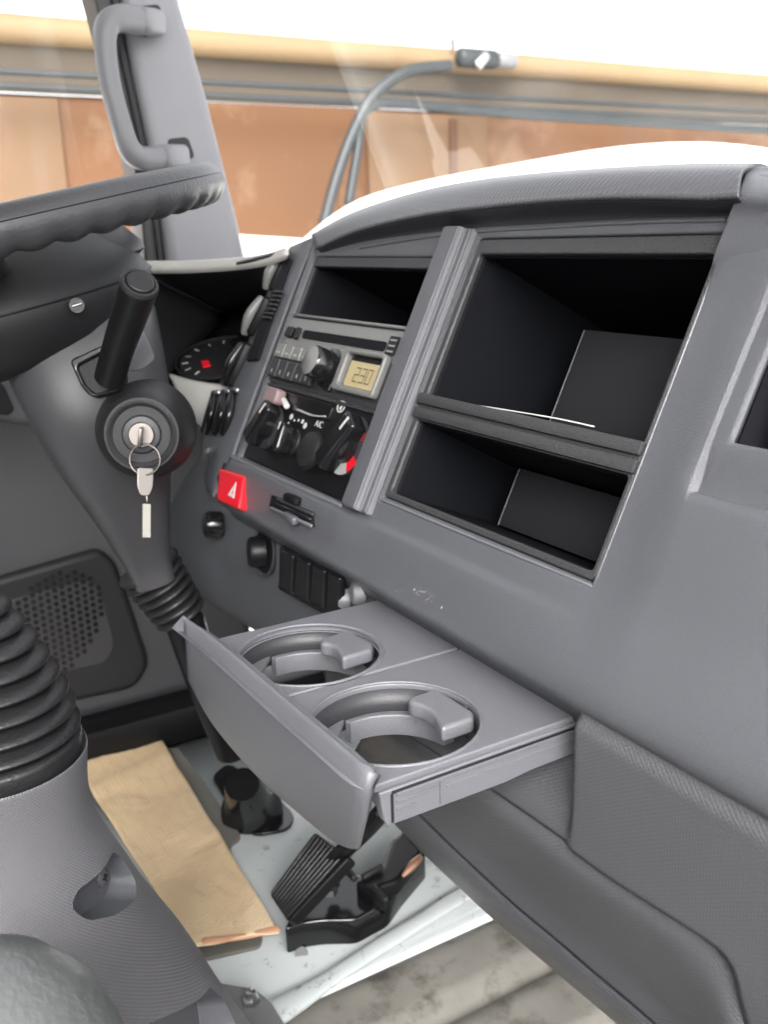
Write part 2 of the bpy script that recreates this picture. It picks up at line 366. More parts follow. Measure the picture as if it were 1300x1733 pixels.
# floor
fl = mk('floor', mesh([(-1.2, -1.1, -.62), (-.648, -1.1, -.62), (-.648, .9, -.62), (-1.2, .9, -.62)], [(0, 1, 2, 3)]), paint); tag(fl, kind='structure')
fm = fl.modifiers.new('t', 'SOLIDIFY'); fm.thickness = .02; fm.offset = -1
V = []; nxx = 140; x0, x1 = -.640, .7
prof = []
for i in range(nxx + 1):
    x = x0 + (x1 - x0) * i / nxx; t = ((x - x0) % .085) / .085
    z = -.640 + .012 * (sm(.04, .16, t) - sm(.80, .95, t)); prof.append((x, z))
yy = [-1.1 + 2.0 * j / 40 for j in range(41)]
V = [Vector((x, y, z)) for y in yy for x, z in prof]; m_ = nxx + 1
cf = mk('ribbed_floor', mesh(V, [(j * m_ + i, j * m_ + i + 1, (j + 1) * m_ + i + 1, (j + 1) * m_ + i) for j in range(40) for i in range(nxx)]), corr, ang=80)
tag(cf, kind='structure')
tag(tube('floor_flange', [P(430, 1735, z=-.615), P(505, 1690, z=-.612), P(560, 1655, z=-.612), P(650, 1596, z=-.612), P(795, 1508, z=-.612), P(900, 1450, z=-.612)], [.016, .012, .009, .009, .009, .009], paint, None, flat=.5, up=(0, 0, 1)), kind='structure')
tag(box('footwell_wall', Fr((0, .78, 0), (1, 0, 0), (0, 0, 1)), -1.2, -.3, -.62, -.05, -.02, 0, dgrey, None, .005), kind='structure')
tube('floor_hole', [P(510, 1613, z=-.6195), P(510, 1613, z=-.6185)], .006, rubber, None, n=1, rnd=False)
tag(bpy.data.objects['floor_hole'], 'round black drain plug in the white floor below the pedal', 'plug')
tag(tube('floor_plug', [P(451, 1435, z=-.6195), P(451, 1435, z=-.6185)], .0035, rubber, None, n=1, rnd=False), 'tiny black plug in the white floor beside the paper mat', 'plug')
# pad, paper
hf = lambda z: Fr((0, 0, z), (1, 0, 0), (0, 1, 0))
def hpoly(pts, z): return [tuple(P(*q, z=z).xy) for q in pts]
tag(plate('floor_pad', hf(-.6155), [roundpoly(hpoly([(170, 1290), (300, 1262), (322, 1290), (410, 1415), (388, 1430), (445, 1585), (440, 1600), (330, 1625)], -.6155), .012)], .004, pad, None, .001), 'dull grey floor pad sticking out under the brown paper mat', 'pad')
a, b, c, d_ = P(120, 1280, z=-.60), P(268, 1236, z=-.60), P(472, 1568, z=-.60), P(325, 1592, z=-.60)
rows = []
for j in range(25):
    r = []
    for i in range(17):
        u, v = i / 16, j / 24; p = (a * (1 - u) + b * u) * (1 - v) + (d_ * (1 - u) + c * u) * v
        p = p.copy(); p.z = -.606 + .0022 * math.sin(9 * v + 3 * u) * math.sin(5 * u + 14 * v) + .0022 * math.exp(-((v - .47 - .12 * u) / .035) ** 2) * u + .0018 * math.exp(-((v - .20 + .05 * u) / .03) ** 2) + .0005 * random.uniform(-1, 1)
        r.append(p)
    rows.append(r)
pm = thing('paper_mat', 'crinkled brown paper mat lying on the white footwell floor', 'paper mat', P(300, 1400, z=-.612))
sheet('paper', rows, paperm, pm, nu=2, nv=2, thick=.0015)
tube('folded_edge', [P(345, 1592, z=-.606), P(410, 1584, z=-.606), P(471, 1571, z=-.606)], .004, papere, pm, flat=.5)
# bracket plate
bk = thing('floor_bracket', 'flat grey metal plate with a shiny bolt beside the white floor flange', 'bracket', P(420, 1700, z=-.6))
plate('plate', hf(-.595), [roundpoly(hpoly([(360, 1660), (430, 1672), (455, 1690), (500, 1760), (380, 1800)], -.595), .008)], .004, platem, bk, .001)
bo = P(425, 1695, z=-.595)
lathe('bolt', bo, (0, 0, 1), [(.0075, 0), (.0075, .004), (.0045, .0045), (.0045, .011), (.003, .012)], steel, bk, seg=6)

# ------------------------------------------------------------------ driver door
DX = -1.15
dr = thing('driver_door', 'grey door panel with speaker grille beyond the steering column', 'door', (DX, .1, -.6))
rows = []
for z in (-.57, -.5, -.4, -.3, -.2, -.12, -.08, -.03):
    rows.append([Vector((DX - .0 + .03 * sm(-.15, -.03, z) * 0 - (.02 * sm(-.35, -.2, z)), y, z)) for y in (-1.0, -.5, 0, .1, .2, .3, .4, .45)])
sheet('door_trim', rows, shroud, dr, nu=3, nv=4, thick=.02)
dy = Fr((DX + .001, 0, 0), (0, 1, 0), (0, 0, 1))
def dp(pts, x=DX): return [(P(*q, x=x).y, P(*q, x=x).z) for q in pts]
# raised speaker housing with a perforated round field
plate('speaker_housing', dy, [roundpoly(dp([(-60, 990), (60, 955), (165, 925), (190, 945), (215, 1010), (250, 1120), (225, 1160), (60, 1195), (-60, 1200)]), .02)], .018, dgrey, dr, .010, top=.012)
plate('speaker_field', dy, [roundpoly(dp([(-50, 1030), (30, 1005), (150, 975), (170, 1010), (190, 1085), (175, 1115), (60, 1140), (-50, 1150)]), .015)], .004, mgrey, dr, .0015, top=.0135)
# holes in the grille as one dark mesh of small recessed cups
bm = bmesh.new(); cc = P(88, 1062, x=DX + .015); 
for i in range(-8, 9):
    for j in range(-8, 9):
        oy, oz = i * .0085, j * .0085
        if oy * oy + oz * oz < .062 ** 2 * 1.0:
            bmesh.ops.create_cone(bm, cap_ends=True, segments=10, radius1=.0031, radius2=.0031, depth=.001, matrix=Matrix.Translation((DX + .0152, cc.y + oy + oz * .0, cc.z + oz + oy * .35)) @ Matrix.Rotation(R(90), 4, 'Y'))
me = bpy.data.meshes.new('h'); bm.to_mesh(me); bm.free(); mk('grille_holes', me, gloss, dr)
# door pull recess on the left
plate('pull_surround', dy, [roundpoly(dp([(-80, 560), (5, 595), (30, 640), (58, 710), (40, 720), (-80, 695)]), .02)], .02, grey, dr, .008, top=.014)
plate('pull_recess', dy, [roundpoly(dp([(-80, 590), (0, 645), (20, 690), (10, 700), (-80, 690)]), .012)], .006, dgrey, dr, .002, top=.017)
box('sill', Fr((DX + .03, 0, 0), (0, 1, 0), (0, 0, 1)), -1, .62, -.62, -.57, -.05, .02, black, dr, .01)
# window
sw = thing('side_window', 'clear side window glass of the driver door left of the pillar', 'window', (DX - .03, 0, 0))
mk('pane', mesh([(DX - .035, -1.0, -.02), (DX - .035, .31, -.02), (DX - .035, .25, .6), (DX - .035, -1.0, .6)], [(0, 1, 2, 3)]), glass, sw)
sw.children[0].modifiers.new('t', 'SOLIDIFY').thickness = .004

# ------------------------------------------------------------------ A pillar with grab handle
PX = -1.13
ap = thing('windscreen_pillar', 'pale grey trimmed pillar with grab handle between the two windows', 'pillar', P(350, 445, x=PX))
dyp = Fr((PX, 0, 0), (0, 1, 0), (0, 0, 1))
pp = lambda pts: dp(pts, PX)
plate('trim', dyp, [pp([(205, -60), (290, -60), (306, 0), (330, 80), (357, 180), (385, 290), (408, 385), (426, 470), (288, 470), (272, 330), (250, 230), (228, 130), (212, 40)])], .07, pillar, ap, .012, top=0)
plate('door_seal', dyp, [pp([(150, -60), (206, -60), (213, 40), (230, 130), (252, 230), (274, 330), (290, 470), (252, 470), (243, 330), (215, 200), (182, 60)])], .05, rubber, ap, .004, top=-.012)
plate('seal_lip', dyp, [pp([(188, -60), (200, -60), (208, 40), (226, 130), (247, 230), (268, 330), (284, 470), (274, 470), (258, 330), (237, 230), (215, 130), (196, 40)])], .01, dgrey, ap, .002, top=-.006)
plate('outer_edge', dyp, [pp([(292, -60), (300, -60), (333, 80), (360, 180), (388, 290), (411, 385), (430, 470), (424, 470), (405, 385), (382, 290), (354, 180), (327, 80)])], .05, black, ap, .003, top=-.02)
for q in ([(232, 12), (270, 8), (279, 60), (240, 64)], [(282, 236), (318, 232), (330, 268), (292, 275)]):
    plate('handle_recess', dyp, [roundpoly(pp(q), .006)], .004, dgrey, ap, .001, top=.0015)
gh = tube('grab_handle', [P(262, 38, x=PX + .006), P(235, 36, x=PX + .03), P(205, 32, x=PX + .045), P(183, 42, x=PX + .05), P(178, 75, x=PX + .052), P(186, 140, x=PX + .052), P(203, 205, x=PX + .052), P(218, 250, x=PX + .05), P(238, 268, x=PX + .045), P(272, 268, x=PX + .03), P(305, 266, x=PX + .006)], [.0135, .014, .0135, .0125, .0115, .011, .011, .012, .0125, .0125, .012], handlem, ap, seg=24)
for q, q2 in (((240, 36), (262, 40)), ((282, 266), (304, 266))):
    tube('screw_cover', [P(*q, x=PX + .034), P(*q2, x=PX + .018)], .0128, pillar, gh, n=1, pw=4)

# ------------------------------------------------------------------ windscreen
wsd = thing('windscreen', 'large clear windscreen with faint streaks above the dashboard', 'windscreen', (-.3, .72, -.05))
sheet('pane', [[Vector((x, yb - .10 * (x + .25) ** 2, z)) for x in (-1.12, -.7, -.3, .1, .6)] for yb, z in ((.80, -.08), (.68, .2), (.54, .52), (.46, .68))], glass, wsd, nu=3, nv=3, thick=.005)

# ------------------------------------------------------------------ dashboard
db = thing('dashboard', 'wide grey plastic dashboard with two open storage boxes', 'dashboard', (-.45, .35, -.6))
BAY = (-.733, -.5555, -.190, -.016); BOX = (-.5130, -.3195, -.176, -.0035); VENT = (-.272, -.15, -.099, .02)
def lines(a, b, step, extra):
    s = set(); n_ = int(round((b - a) / step))
    for i in range(n_ + 1): s.add(round(a + (b - a) * i / n_, 5))
    for e in extra:
        for q in list(s):
            if abs(q - e) < .0012: s.discard(q)
    for e in extra: s.add(round(e, 5))
    return sorted(s)
ex = []
for hx in (BAY, BOX): ex += [hx[0], hx[1], hx[0] - .0015, hx[1] + .0015]
ex += [VENT[0], VENT[0] - .003, VENT[0] - .006, VENT[0] - .009, -.318, VENT[1]]
ex += [-.2842, -.2832, -.2822, -.2812, -.2800, -.3200, -.3190, -.3165]
es = [-.1935, -.195, -.1965, -.198, -.2275, -.2295, -.2315, -.2335, -.2355, -.2375, -.190, -.1915, -.016, -.0145, -.176, -.1775, -.0035, -.002, -.099, -.101, -.1225, -.1245, .006]
xs = lines(-.765, -.10, .008, ex); ss = lines(-.242, .062, .006, es)
def hfun(x, s):
    h = 0
    lg = sm(-.30, -.40, x)
    # moulded ledge below the openings
    amp = .006 * lg * (1 if x < -.54 else .45 + .55 * sm(-.50, -.56, x))
    h += amp * (sm(-.1915, -.1965, s) - sm(-.199, -.232, s))
    h += .004 * sm(-.17, -.22, s) * (1 - lg) - .004 * sm(-.222, -.235, s) * (1 - lg)
    h -= .022 * sm(-.2290, -.240, s) ** 1.3
    # belly of the right hand panel
    h += .004 * sm(-.318, -.28, x) * math.sin(math.pi * min(1, max(0, (s + .232) / .25)))
    # hood over the right vent
    e = sm(-.2836, -.2818, x) * sm(-.1250, -.1225, s); h -= .0045 * e * (1 - .6 * sm(-.121, -.100, s))
    h += .003 * sm(-.3200, -.3165, x) * sm(-.045, .004, s)
    if s > .014: h -= 42 * (s - .014) ** 2
    for (a0, a1, b0, b1) in (BAY, BOX):
        dx = max(a0 - x, x - a1, 0); dz = max(b0 - s, s - b1, 0)
        if max(dx, dz) < .0005: h -= .0012
    return h
V = [F(x, s, hfun(x, s)) for s in ss for x in xs]; nx = len(xs); fs = []; uv = [(x, s) for s in ss for x in xs]
for j in range(len(ss) - 1):
    for i in range(nx - 1):
        cx, cs_ = (xs[i] + xs[i + 1]) / 2, (ss[j] + ss[j + 1]) / 2
        if any(a0 < cx < a1 and b0 < cs_ < b1 for a0, a1, b0, b1 in (BAY, BOX, VENT)): continue
        if cx < -.318 and cs_ > .006: continue
        if cx < -.740 - .02 * sm(-.19, -.23, cs_) : continue
        if VENT[0] < cx and cs_ > .02 and False: continue
        fs.append((j * nx + i, j * nx + i + 1, (j + 1) * nx + i + 1, (j + 1) * nx + i))
me = mesh(V, fs, uv); bm = bmesh.new(); bm.from_mesh(me); bmesh.ops.delete(bm, geom=[v for v in bm.verts if not v.link_faces], context='VERTS'); bm.to_mesh(me); bm.free()
fa = facing(mk('fascia', me, grey, db, ang=60)); fmod = fa.modifiers.new('t', 'SOLIDIFY'); fmod.thickness = .003; fmod.offset = -1
tube('ledge_highlight', [F(-.7480, -.1935, .0022), F(-.65, -.1935, .0030), F(-.553, -.1925, .0022)], .0017, greyl, db)  # pale bead modelled in place of the highlight along the ledge
tube('ledge_highlight', [F(-.5120, -.1785, .0002), F(-.42, -.1785, .0002), F(-.3190, -.1780, -.0002)], .0008, greyl, db)
tube('edge_highlight', [F(-.3180, -.177, -.0006), F(-.3180, -.09, -.0004), F(-.3182, -.006, -.0002)], .0008, greyl, db)  # pale bead in place of the highlight on the opening's right edge
# scuff marks
bm = bmesh.new()
for i in range(46):
    px, py = random.gauss(712, 16), random.gauss(1000, 4)
    if i > 30: px, py = random.gauss(735, 14), 1006 + (px - 712) * .8
    p = P(px, py, h=.0012); q = P(px + random.uniform(-6, 6), py + random.uniform(-3, 4), h=.0012); n_ = (q - p).normalized(); w_ = n_.cross(p.normalized()) * .00018
    vs = [bm.verts.new(v) for v in (p - w_, p + w_, q + w_, q - w_)]; bm.faces.new(vs)
me = bpy.data.meshes.new('sc'); bm.to_mesh(me); bm.free()
mk('scuff', me, markg, db, smooth=False)

# brow
crest = [(533, 402), (600, 366), (700, 334), (800, 315), (900, 304), (1000, 297), (1100, 292), (1190, 290), (1250, 290), (1273, 291)]
edge = [(540, 424), (605, 396), (705, 372), (805, 358), (905, 348), (1005, 342), (1100, 341), (1190, 343), (1235, 341), (1253, 340)]
und = [(528, 444), (610, 420), (720, 402), (815, 392), (915, 386), (1015, 380), (1110, 376), (1190, 374), (1225, 373), (1238, 372)]
NB = len(crest)
r_top = [P(*q, y=.400) for q in crest]; r_edge = [P(*q, y=.366) for q in edge]; r_und = [P(*q, h=-.001) for q in und]
for r_ in (r_top,):
    for p in r_: pass
r_mid = [a.lerp(b, .5) + Vector((0, -.003, .004)) for a, b in zip(r_top, r_edge)]
r_back = [p + Vector((0, .05, -.018)) for p in r_top]
sheet('brow', [r_back, [p + Vector((0, .012, -.001)) for p in r_top], r_top, r_mid, r_edge], weavef, db, nu=5, nv=5, thick=.003, uvf=lambda p: (p.x, p.z - p.y * .7))
XZ = lambda p: (p.x, p.z)
r_e2 = [a.lerp(b, .15) + Vector((0, .002, -.001)) for a, b in zip(r_edge, r_und)]
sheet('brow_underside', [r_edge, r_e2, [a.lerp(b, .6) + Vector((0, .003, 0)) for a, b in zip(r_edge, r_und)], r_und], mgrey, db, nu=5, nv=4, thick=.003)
tube('brow_trim_line', [P(*q, h=.0) for q in und[1:-2]] + [P(1228, 373, h=0)], .0012, grey, db)
ec = [(-8, 0), (10, 0), (45, 1), (90, 3), (170, 12), (300, 30)]
rowsE = []
for (bx_, by_), kw in (((1273, 289), dict(y=.450)), ((1273, 288), dict(y=.410)), ((1272, 291), dict(y=.396)), ((1266, 306), dict(y=.380)), ((1256, 332), dict(h=.0105)), ((1243, 362), dict(h=.0070)), ((1231, 394), dict(h=.0048)), ((1219, 424), dict(h=.0030)), ((1213, 450), dict(h=.0002)), ((1212, 460), dict(h=-.003))):
    rowsE.append([P(bx_ + dx_, by_ + dy_, **kw) + Vector((0, 0, -.022 if kw.get('y') == .450 else 0)) for dx_, dy_ in ec])
sheet('brow_end', rowsE, grey, db, nu=4, nv=5, thick=.004)
# dash top behind the crest, reaching to the glass
sheet('dash_top', [[p + Vector((0, dy, dz)) for p in ([Vector((-1.10, .34, -.028)), Vector((-.98, .36, -.026)), Vector((-.86, .385, -.016))] + r_top[1:] + [Vector((-.2, .41, .02)), Vector((.3, .41, .0))])] for dy, dz in ((.045, -.016), (.12, -.03), (.25, -.05), (.40, -.085))], mgrey, db, nu=3, nv=3, thick=.004)

# raised divider between the bays
def dprof(name, pts, s0, s1, m_, slope0=0, slope1=0):
    rows = [[F(x + dx, s, h) for x, h in pts] for s, dx in ((s0, slope0), (s1, slope1))]
    n_ = len(pts); V = rows[0] + rows[1]; fs = [(i, i + 1, n_ + i + 1, n_ + i) for i in range(n_ - 1)] + [(0, n_, 2 * n_ - 1, n_ - 1)] + [tuple(range(n_)), tuple(range(2 * n_ - 1, n_ - 1, -1))]
    me = mesh(V, fs); bm = bmesh.new(); bm.from_mesh(me); bmesh.ops.recalc_face_normals(bm, faces=bm.faces)
    bmesh.ops.bevel(bm, geom=bm.edges[:], offset=.0009, segments=2, affect='EDGES'); bm.to_mesh(me); bm.free(); return mk(name, me, m_, db, ang=30)
dprof('divider', [(-.5555, -.02), (-.5535, .0010), (-.5440, .0088), (-.5405, .0092), (-.5270, .0085), (-.5240, .0050), (-.5190, .0040), (-.5165, -.001), (-.5165, -.02)], -.1905, .0015, grey)
dprof('divider_flange', [(-.5164, -.01), (-.5164, .0010), (-.5133, .0008), (-.5133, -.01)], -.182, -.001, grey)
# left bay frame edge
dprof('bay_edge', [(-.7400, -.01), (-.7392, .0025), (-.7345, .0018), (-.7335, -.01)], -.193, .000, grey)

# storage boxes: tapered liners, open to the viewer
def bay(name, x0, x1, s0, s1, depth, m_, parent=db, taper=.008, split=None):
    a = [F(x0, s0, -.001), F(x1, s0, -.001), F(x1, s1, -.001), F(x0, s1, -.001)]
    b = [F(x0 + taper, s0 + taper, -depth), F(x1 - taper, s0 + taper, -depth), F(x1 - taper, s1 - taper, -depth), F(x0 + taper, s1 - taper, -depth)]
    V = a + b; fs = [(0, 1, 5, 4), (1, 2, 6, 5), (2, 3, 7, 6), (3, 0, 4, 7), (4, 5, 6, 7)]
    me = mesh(V, fs); o = mk(name, me, m_, parent, smooth=False); s_ = o.modifiers.new('t', 'SOLIDIFY'); s_.thickness = .0018; s_.offset = 1
    bm = bmesh.new(); bm.from_mesh(me); bmesh.ops.recalc_face_normals(bm, faces=bm.faces); bm.to_mesh(me); bm.free()
    s_.offset = 1; return o
us = bay('upper_storage_box', -.508, -.3215, -.1085, -.012, .145, liner)
ls = bay('lower_storage_box', -.508, -.3225, -.172, -.1235, .145, liner)
us['label'] = 'larger upper open storage box'; ls['label'] = 'smaller lower open storage box'
# rims of the two boxes
plate('box_rim', FF, [rect(-.5128, -.3197, -.1758, -.0037, .004), rect(-.5075, -.3220, -.1080, -.0135, .003), rect(-.5075, -.3230, -.1715, -.1235, .003)], .005, linerf, db, .0012, top=-.0005)
box('shelf_lip', FF, -.5128, -.3197, -.1135, -.1065, -.004, .0025, linerf, db, .0015)
box('shelf_lip', FF, -.5128, -.3197, -.1225, -.1155, -.004, .0018, linerf, db, .0015)
# inner flap standing at the back right of each box
def flap(px, hh, m_):
    pts = [P(*q, h=hh) for q in px]
    return sheet('back_flap', [[pts[0], pts[1]], [pts[3], pts[2]]], m_, None, nu=2, nv=2, thick=.002)
for bx, s0, s1, xl0 in ((us, -.1075, -.036, -.457), (ls, -.1715, -.129, -.468)):
    box('inner_step', FF, xl0, -.3290, s0 + .004, s1, -.143, -.060, step_m, bx, .0015)
    tube('step_edge', [F(xl0 - .0003, s0 + .004, -.0597), F(xl0 - .0003, s1 - .001, -.0597)], .0005, grey, bx, n=1)
    tube('mould_line', [F(-.5072, s0 + .003, -.0015), F(-.5072, s1 + .02, -.0015)], .0004, grey, bx, n=1)
tube('paper_strip', [P(790, 684, h=-.002), P(850, 693, h=-.001), P(940, 708, h=-.001), P(1005, 722, h=-.003)], .0008, white, db, flat=.5)
plate('backing', FF, [rect(-.522, -.312, -.186, .002), rect(-.5070, -.3225, -.1075, -.0140, .002), rect(-.5070, -.3235, -.1710, -.1240, .002)], .003, dark, db, .0003, top=-.0052)
# top bay pocket (open cubby above the radio)
up = bay('cubby', -.731, -.5575, -.0660, -.020, .14, liner); up['label'] = 'empty cubby above the radio'
plate('cubby_backing', FF, [rect(-.7400, -.5500, -.0760, -.0080, .002), rect(-.7300, -.5575, -.0655, -.0240, .002)], .003, dark, db, .0003, top=-.0055)
plate('cubby_rim', FF, [rect(-.7335, -.5560, -.070, -.0158, .002), rect(-.7300, -.5570, -.0655, -.0240, .002)], .004, mgrey, db, .001, top=-.001)
tube('cubby_edge', [F(-.7310, -.0665, .0005), F(-.5570, -.0665, .0005)], .0012, cream, db, n=1)

# right vent
vb = bay('right_vent', VENT[0] + .001, VENT[1], VENT[2] + .001, .05, .05, dark); vb['label'] = 'side air vent with grey vane'
for k, xv in enumerate((-.252, -.228)):
    tube('vane', [F(xv, -.090, -.012), F(xv + .001, -.05, -.010), F(xv + .003, .02, -.012)], [.006, .0065, .006], grey, vb, flat=1.6)

# hazard switch, card slot
sheet_h = [(378, 794), (419, 807), (410, 864), (373, 848)]
pts = [FF.loc(P(*q, h=.004)) for q in sheet_h]
hz = plate('hazard_button', FF, [roundpoly(pts, .003)], .010, red, db, .002, top=.008)
c0 = FF.loc(P(396, 830, h=.0075)); a_ = .0062
plate('warning_triangle', FF, [[(c0[0] - a_, c0[1] - a_ * .9), (c0[0] + a_, c0[1] - a_ * .9), (c0[0], c0[1] + a_ * 1.1)], [(c0[0] - a_ * .35, c0[1] - a_ * .5), (c0[0] + a_ * .35, c0[1] - a_ * .5), (c0[0], c0[1] + a_ * .3)]], .0006, white, hz, .0001, top=.0085)
cs = [FF.loc(P(*q, h=.006)) for q in [(462, 838), (531, 867), (528, 890), (458, 858)]]
sl = plate('card_slot', FF, [roundpoly(cs, .001)], .006, dark, db, .0006, top=.0075)
for a0, b0, m_ in (((468, 852), (526, 879), gloss), ((470, 845), (530, 871), mgrey), ((459, 860), (527, 890), greyl)):
    tube('slot_rib', [P(*a0, h=.008), P(*b0, h=.008)], .0012, m_, sl, n=1)
tube('slot_notch', [P(484, 872, h=.0085), P(500, 882, h=.0085)], .0028, grey, sl, n=1, pw=4)
tube('slot_notch', [P(486, 841, h=.008), P(504, 849, h=.008)], .0030, dark, sl, n=1, pw=4)

# ------------------------------------------------------------------ knee panel and lower panels
KY = [.270, .280, .290, .2905, .2915, .2925]
top = [(343, 770), (350, 828), (404, 872), (500, 926), (575, 968), (662, 1014)]
mi1 = [(300, 830), (330, 880), (398, 915), (500, 962), (575, 1000), (665, 1050)]
mi2 = [(272, 893), (312, 935), (395, 965), (500, 1005), (575, 1040), (665, 1090)]
bot = [(284, 960), (330, 1003), (425, 1062), (510, 1100), (590, 1130), (670, 1160)]
rows = [[P(*q, y=KY[i] + dy_) for i, q in enumerate(r)] for r, dy_ in ((top, .004), (mi1, .0), (mi2, .002), (bot, .010))]
rows = [[p + Vector((0, .012, .004)) for p in rows[0]]] + rows
rows.append([p + Vector((.0, .03, -.01)) for p in rows[-1]])
kp = sheet('knee_panel', rows, grey, db, nu=6, nv=5, thick=.003)
def ky(px, py): return .2905
# rotary knob with recess, small round knob
kn = lathe('knob_recess', P(447, 933, y=.2885), (0, -1, .15), [(.019, -.004), (.0205, .0005), (.0195, .0012), (.018, 0), (.016, -.002)], mgrey, db)
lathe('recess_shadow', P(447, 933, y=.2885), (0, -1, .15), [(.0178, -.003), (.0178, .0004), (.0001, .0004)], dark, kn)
lathe('dial', P(447, 933, y=.288), (-.25, -1, .05), [(.0125, 0), (.0125, .010), (.011, .0125), (.0, .013)], black, kn)
lathe('dimmer_knob', P(367, 888, y=.284), (-.2, -1, .1), [(.012, -.004), (.0125, .006), (.011, .010), (.006, .0125), (.0, .013)], gloss, db)
# switch bank
KF = Fr(P(530, 980, y=.288), (1, .012, 0), (0, .0, 1))
sb_px = [(480, 922), (586, 974), (584, 1034), (570, 1048), (478, 996)]
sb = plate('switch_bank', KF, [roundpoly([KF.loc(P(*q, y=.288)) for q in sb_px], .003)], .006, gloss, db, .001, top=.003)
for k in range(4):
    t0, t1 = k / 4 + .012, (k + 1) / 4 - .012
    A = Vector((480, 924)).lerp(Vector((584, 975)), t0); B = Vector((480, 924)).lerp(Vector((584, 975)), t1)
    C_ = Vector((477, 992)).lerp(Vector((582, 1045)), t1); D_ = Vector((477, 992)).lerp(Vector((582, 1045)), t0)
    plate('rocker', KF, [roundpoly([KF.loc(P(q.x, q.y, y=.284)) for q in (A + Vector((2, 3)), B + Vector((-2, 3)), C_, D_)], .0015)], .006, gloss, sb, .0022, top=.008)
for q, m_ in (((585, 1013), greyl), ((611, 1003), greyl)):
    lathe('blank_plug', P(*q, y=.289), (-.35, -1, .1), [(.0085, -.002), (.0085, .004), (.0075, .006), (.004, .0072), (0, .0075)], m_, db)
# lower textured panel, bulging forward right of the tray
XL = [-.52, -.50, -.47, -.44, -.41, -.38, -.355, -.335, -.3255, -.3205, -.316, -.305, -.28, -.25, -.22, -.19, -.16, -.12]
ZL = [-.205, -.214, -.222, -.235, -.25, -.265, -.28, -.295]
def yl(x, z):
    rec = sm(-.302, -.311, x) * (1 - .85 * sm(-.246, -.285, z))
    return .2765 + .018 * rec + .006 * sm(-.28, -.34, z) - .004 * sm(-.21, -.22, z)
crease = [(560, 1160), (640, 1200), (740, 1262), (837, 1323), (945, 1395), (1046, 1467), (1131, 1520), (1215, 1572), (1249, 1600), (1268, 1634), (1277, 1685), (1285, 1733), (1292, 1790), (1298, 1850)]
XZ = lambda p: (p.x, p.z)
def resamp(px, n_):
    v = cr([Vector((a, b, 0)) for a, b in px], 12); L_ = [0]
    for a, b in zip(v, v[1:]): L_.append(L_[-1] + (b - a).length)
    out = []; j = 0
    for i in range(n_):
        t = L_[-1] * i / (n_ - 1)
        while j < len(L_) - 2 and L_[j + 1] < t: j += 1
        out.append(v[j].lerp(v[j + 1], (t - L_[j]) / (L_[j + 1] - L_[j] + 1e-9)))
    return out
lipx = [(560, 955), (640, 1003), (800, 1080), (980, 1164), (1140, 1238), (1300, 1310), (1440, 1372), (1600, 1440), (1900, 1560)]
ta, tb = resamp(lipx, 220), resamp(crease, 220); rows = []
for j in range(41):
    t = j / 40; r = []
    for a, b in zip(ta, tb):
        q = a.lerp(b, t); p = P(q.x, q.y, y=.282); r.append(Vector((p.x, yl(p.x, p.z), p.z)))
    rows.append(r)
sheet('lower_panel', rows, weave_, db, nu=1, nv=1, thick=.004, uvf=XZ)
# bin lid
tl_ = [(x_ - 3, y_ + 5) for x_, y_ in crease[1:]]
blx = [(600, 1270), (660, 1325), (705, 1372), (750, 1418), (805, 1470), (870, 1530), (942, 1590), (1000, 1640), (1060, 1690), (1110, 1733), (1140, 1760), (1170, 1790), (1240, 1860)]
def lid_row(t, dyv): return [P(a[0] + (b[0] - a[0]) * t, a[1] + (b[1] - a[1]) * t, y=.2790 + dyv) for a, b in zip(tl_, blx)]
sheet('bin_lid', [lid_row(.012, .010), lid_row(.014, .002), lid_row(.025, -.001), lid_row(.3, -.005), lid_row(.55, .000), lid_row(.8, .008), lid_row(1, .010)], weave_, db, nu=4, nv=6, thick=.004, uvf=XZ)
b2 = [(a - 32, b + 28) for a, b in blx]
sheet('bottom_trim', [[P(*q, y=.290) for q in blx], [P(*q, y=.2870) for q in [(a - 4, b + 5) for a, b in blx]], [P(*q, y=.292) for q in [(a - 20, b + 18) for a, b in blx]], [P(*q, y=.315) for q in b2]], grey, db, nu=4, nv=4, thick=.003)

# ------------------------------------------------------------------ instrument pod
hood = [(214, 452, 1.00), (250, 450, .985), (320, 449, .96), (400, 444, .92), (450, 437, .88), (484, 426, .85)]
sheet('pod_hood', [[P(a, b + dy_, d=d + dd) for a, b, d in hood] for dy_, dd in ((14, -.004), (7, -.008), (-2, -.006), (-7, .0), (-8, .03), (-6, .09))], podl, db, nu=4, nv=4, thick=.003)
pod = [P(238, 462, d=.99), P(470, 440, d=.865), P(462, 505, d=1.02), P(385, 535, d=1.08)]
sheet('pod_ceiling', [[P(238, 458, d=.985), P(360, 456, d=.94), P(480, 430, d=.85)], [P(385, 535, d=1.08), P(430, 520, d=1.06), P(475, 500, d=1.02)]], dgrey, db, nu=4, nv=4)
sheet('pod_side', [[P(243, 466, d=.985), P(385, 535, d=1.075)], [P(225, 590, d=.93), P(288, 636, d=.965)]], dgrey, db, nu=4, nv=4)
sheet('pod_backdrop', [[P(212, 456, d=1.13), P(492, 428, d=1.09)], [P(268, 652, d=1.13), P(475, 675, d=1.09)]], dark, db, nu=2, nv=2)  # dark sheet added behind the pod to stop light leaking through its seams
icl = sheet('instrument_cluster', [[P(385, 532, d=1.075), P(480, 500, d=1.02)], [P(288, 634, d=.965), P(450, 660, d=.90)]], gloss, db, nu=4, nv=4)
GF = Fr(P(375, 610, d=.965), P(450, 660, d=.90) - P(288, 634, d=.965), P(385, 532, d=1.075) - P(288, 634, d=.965))
if GF.n.dot(GF.o) > 0: GF = Fr(GF.o, -GF.u, GF.v)
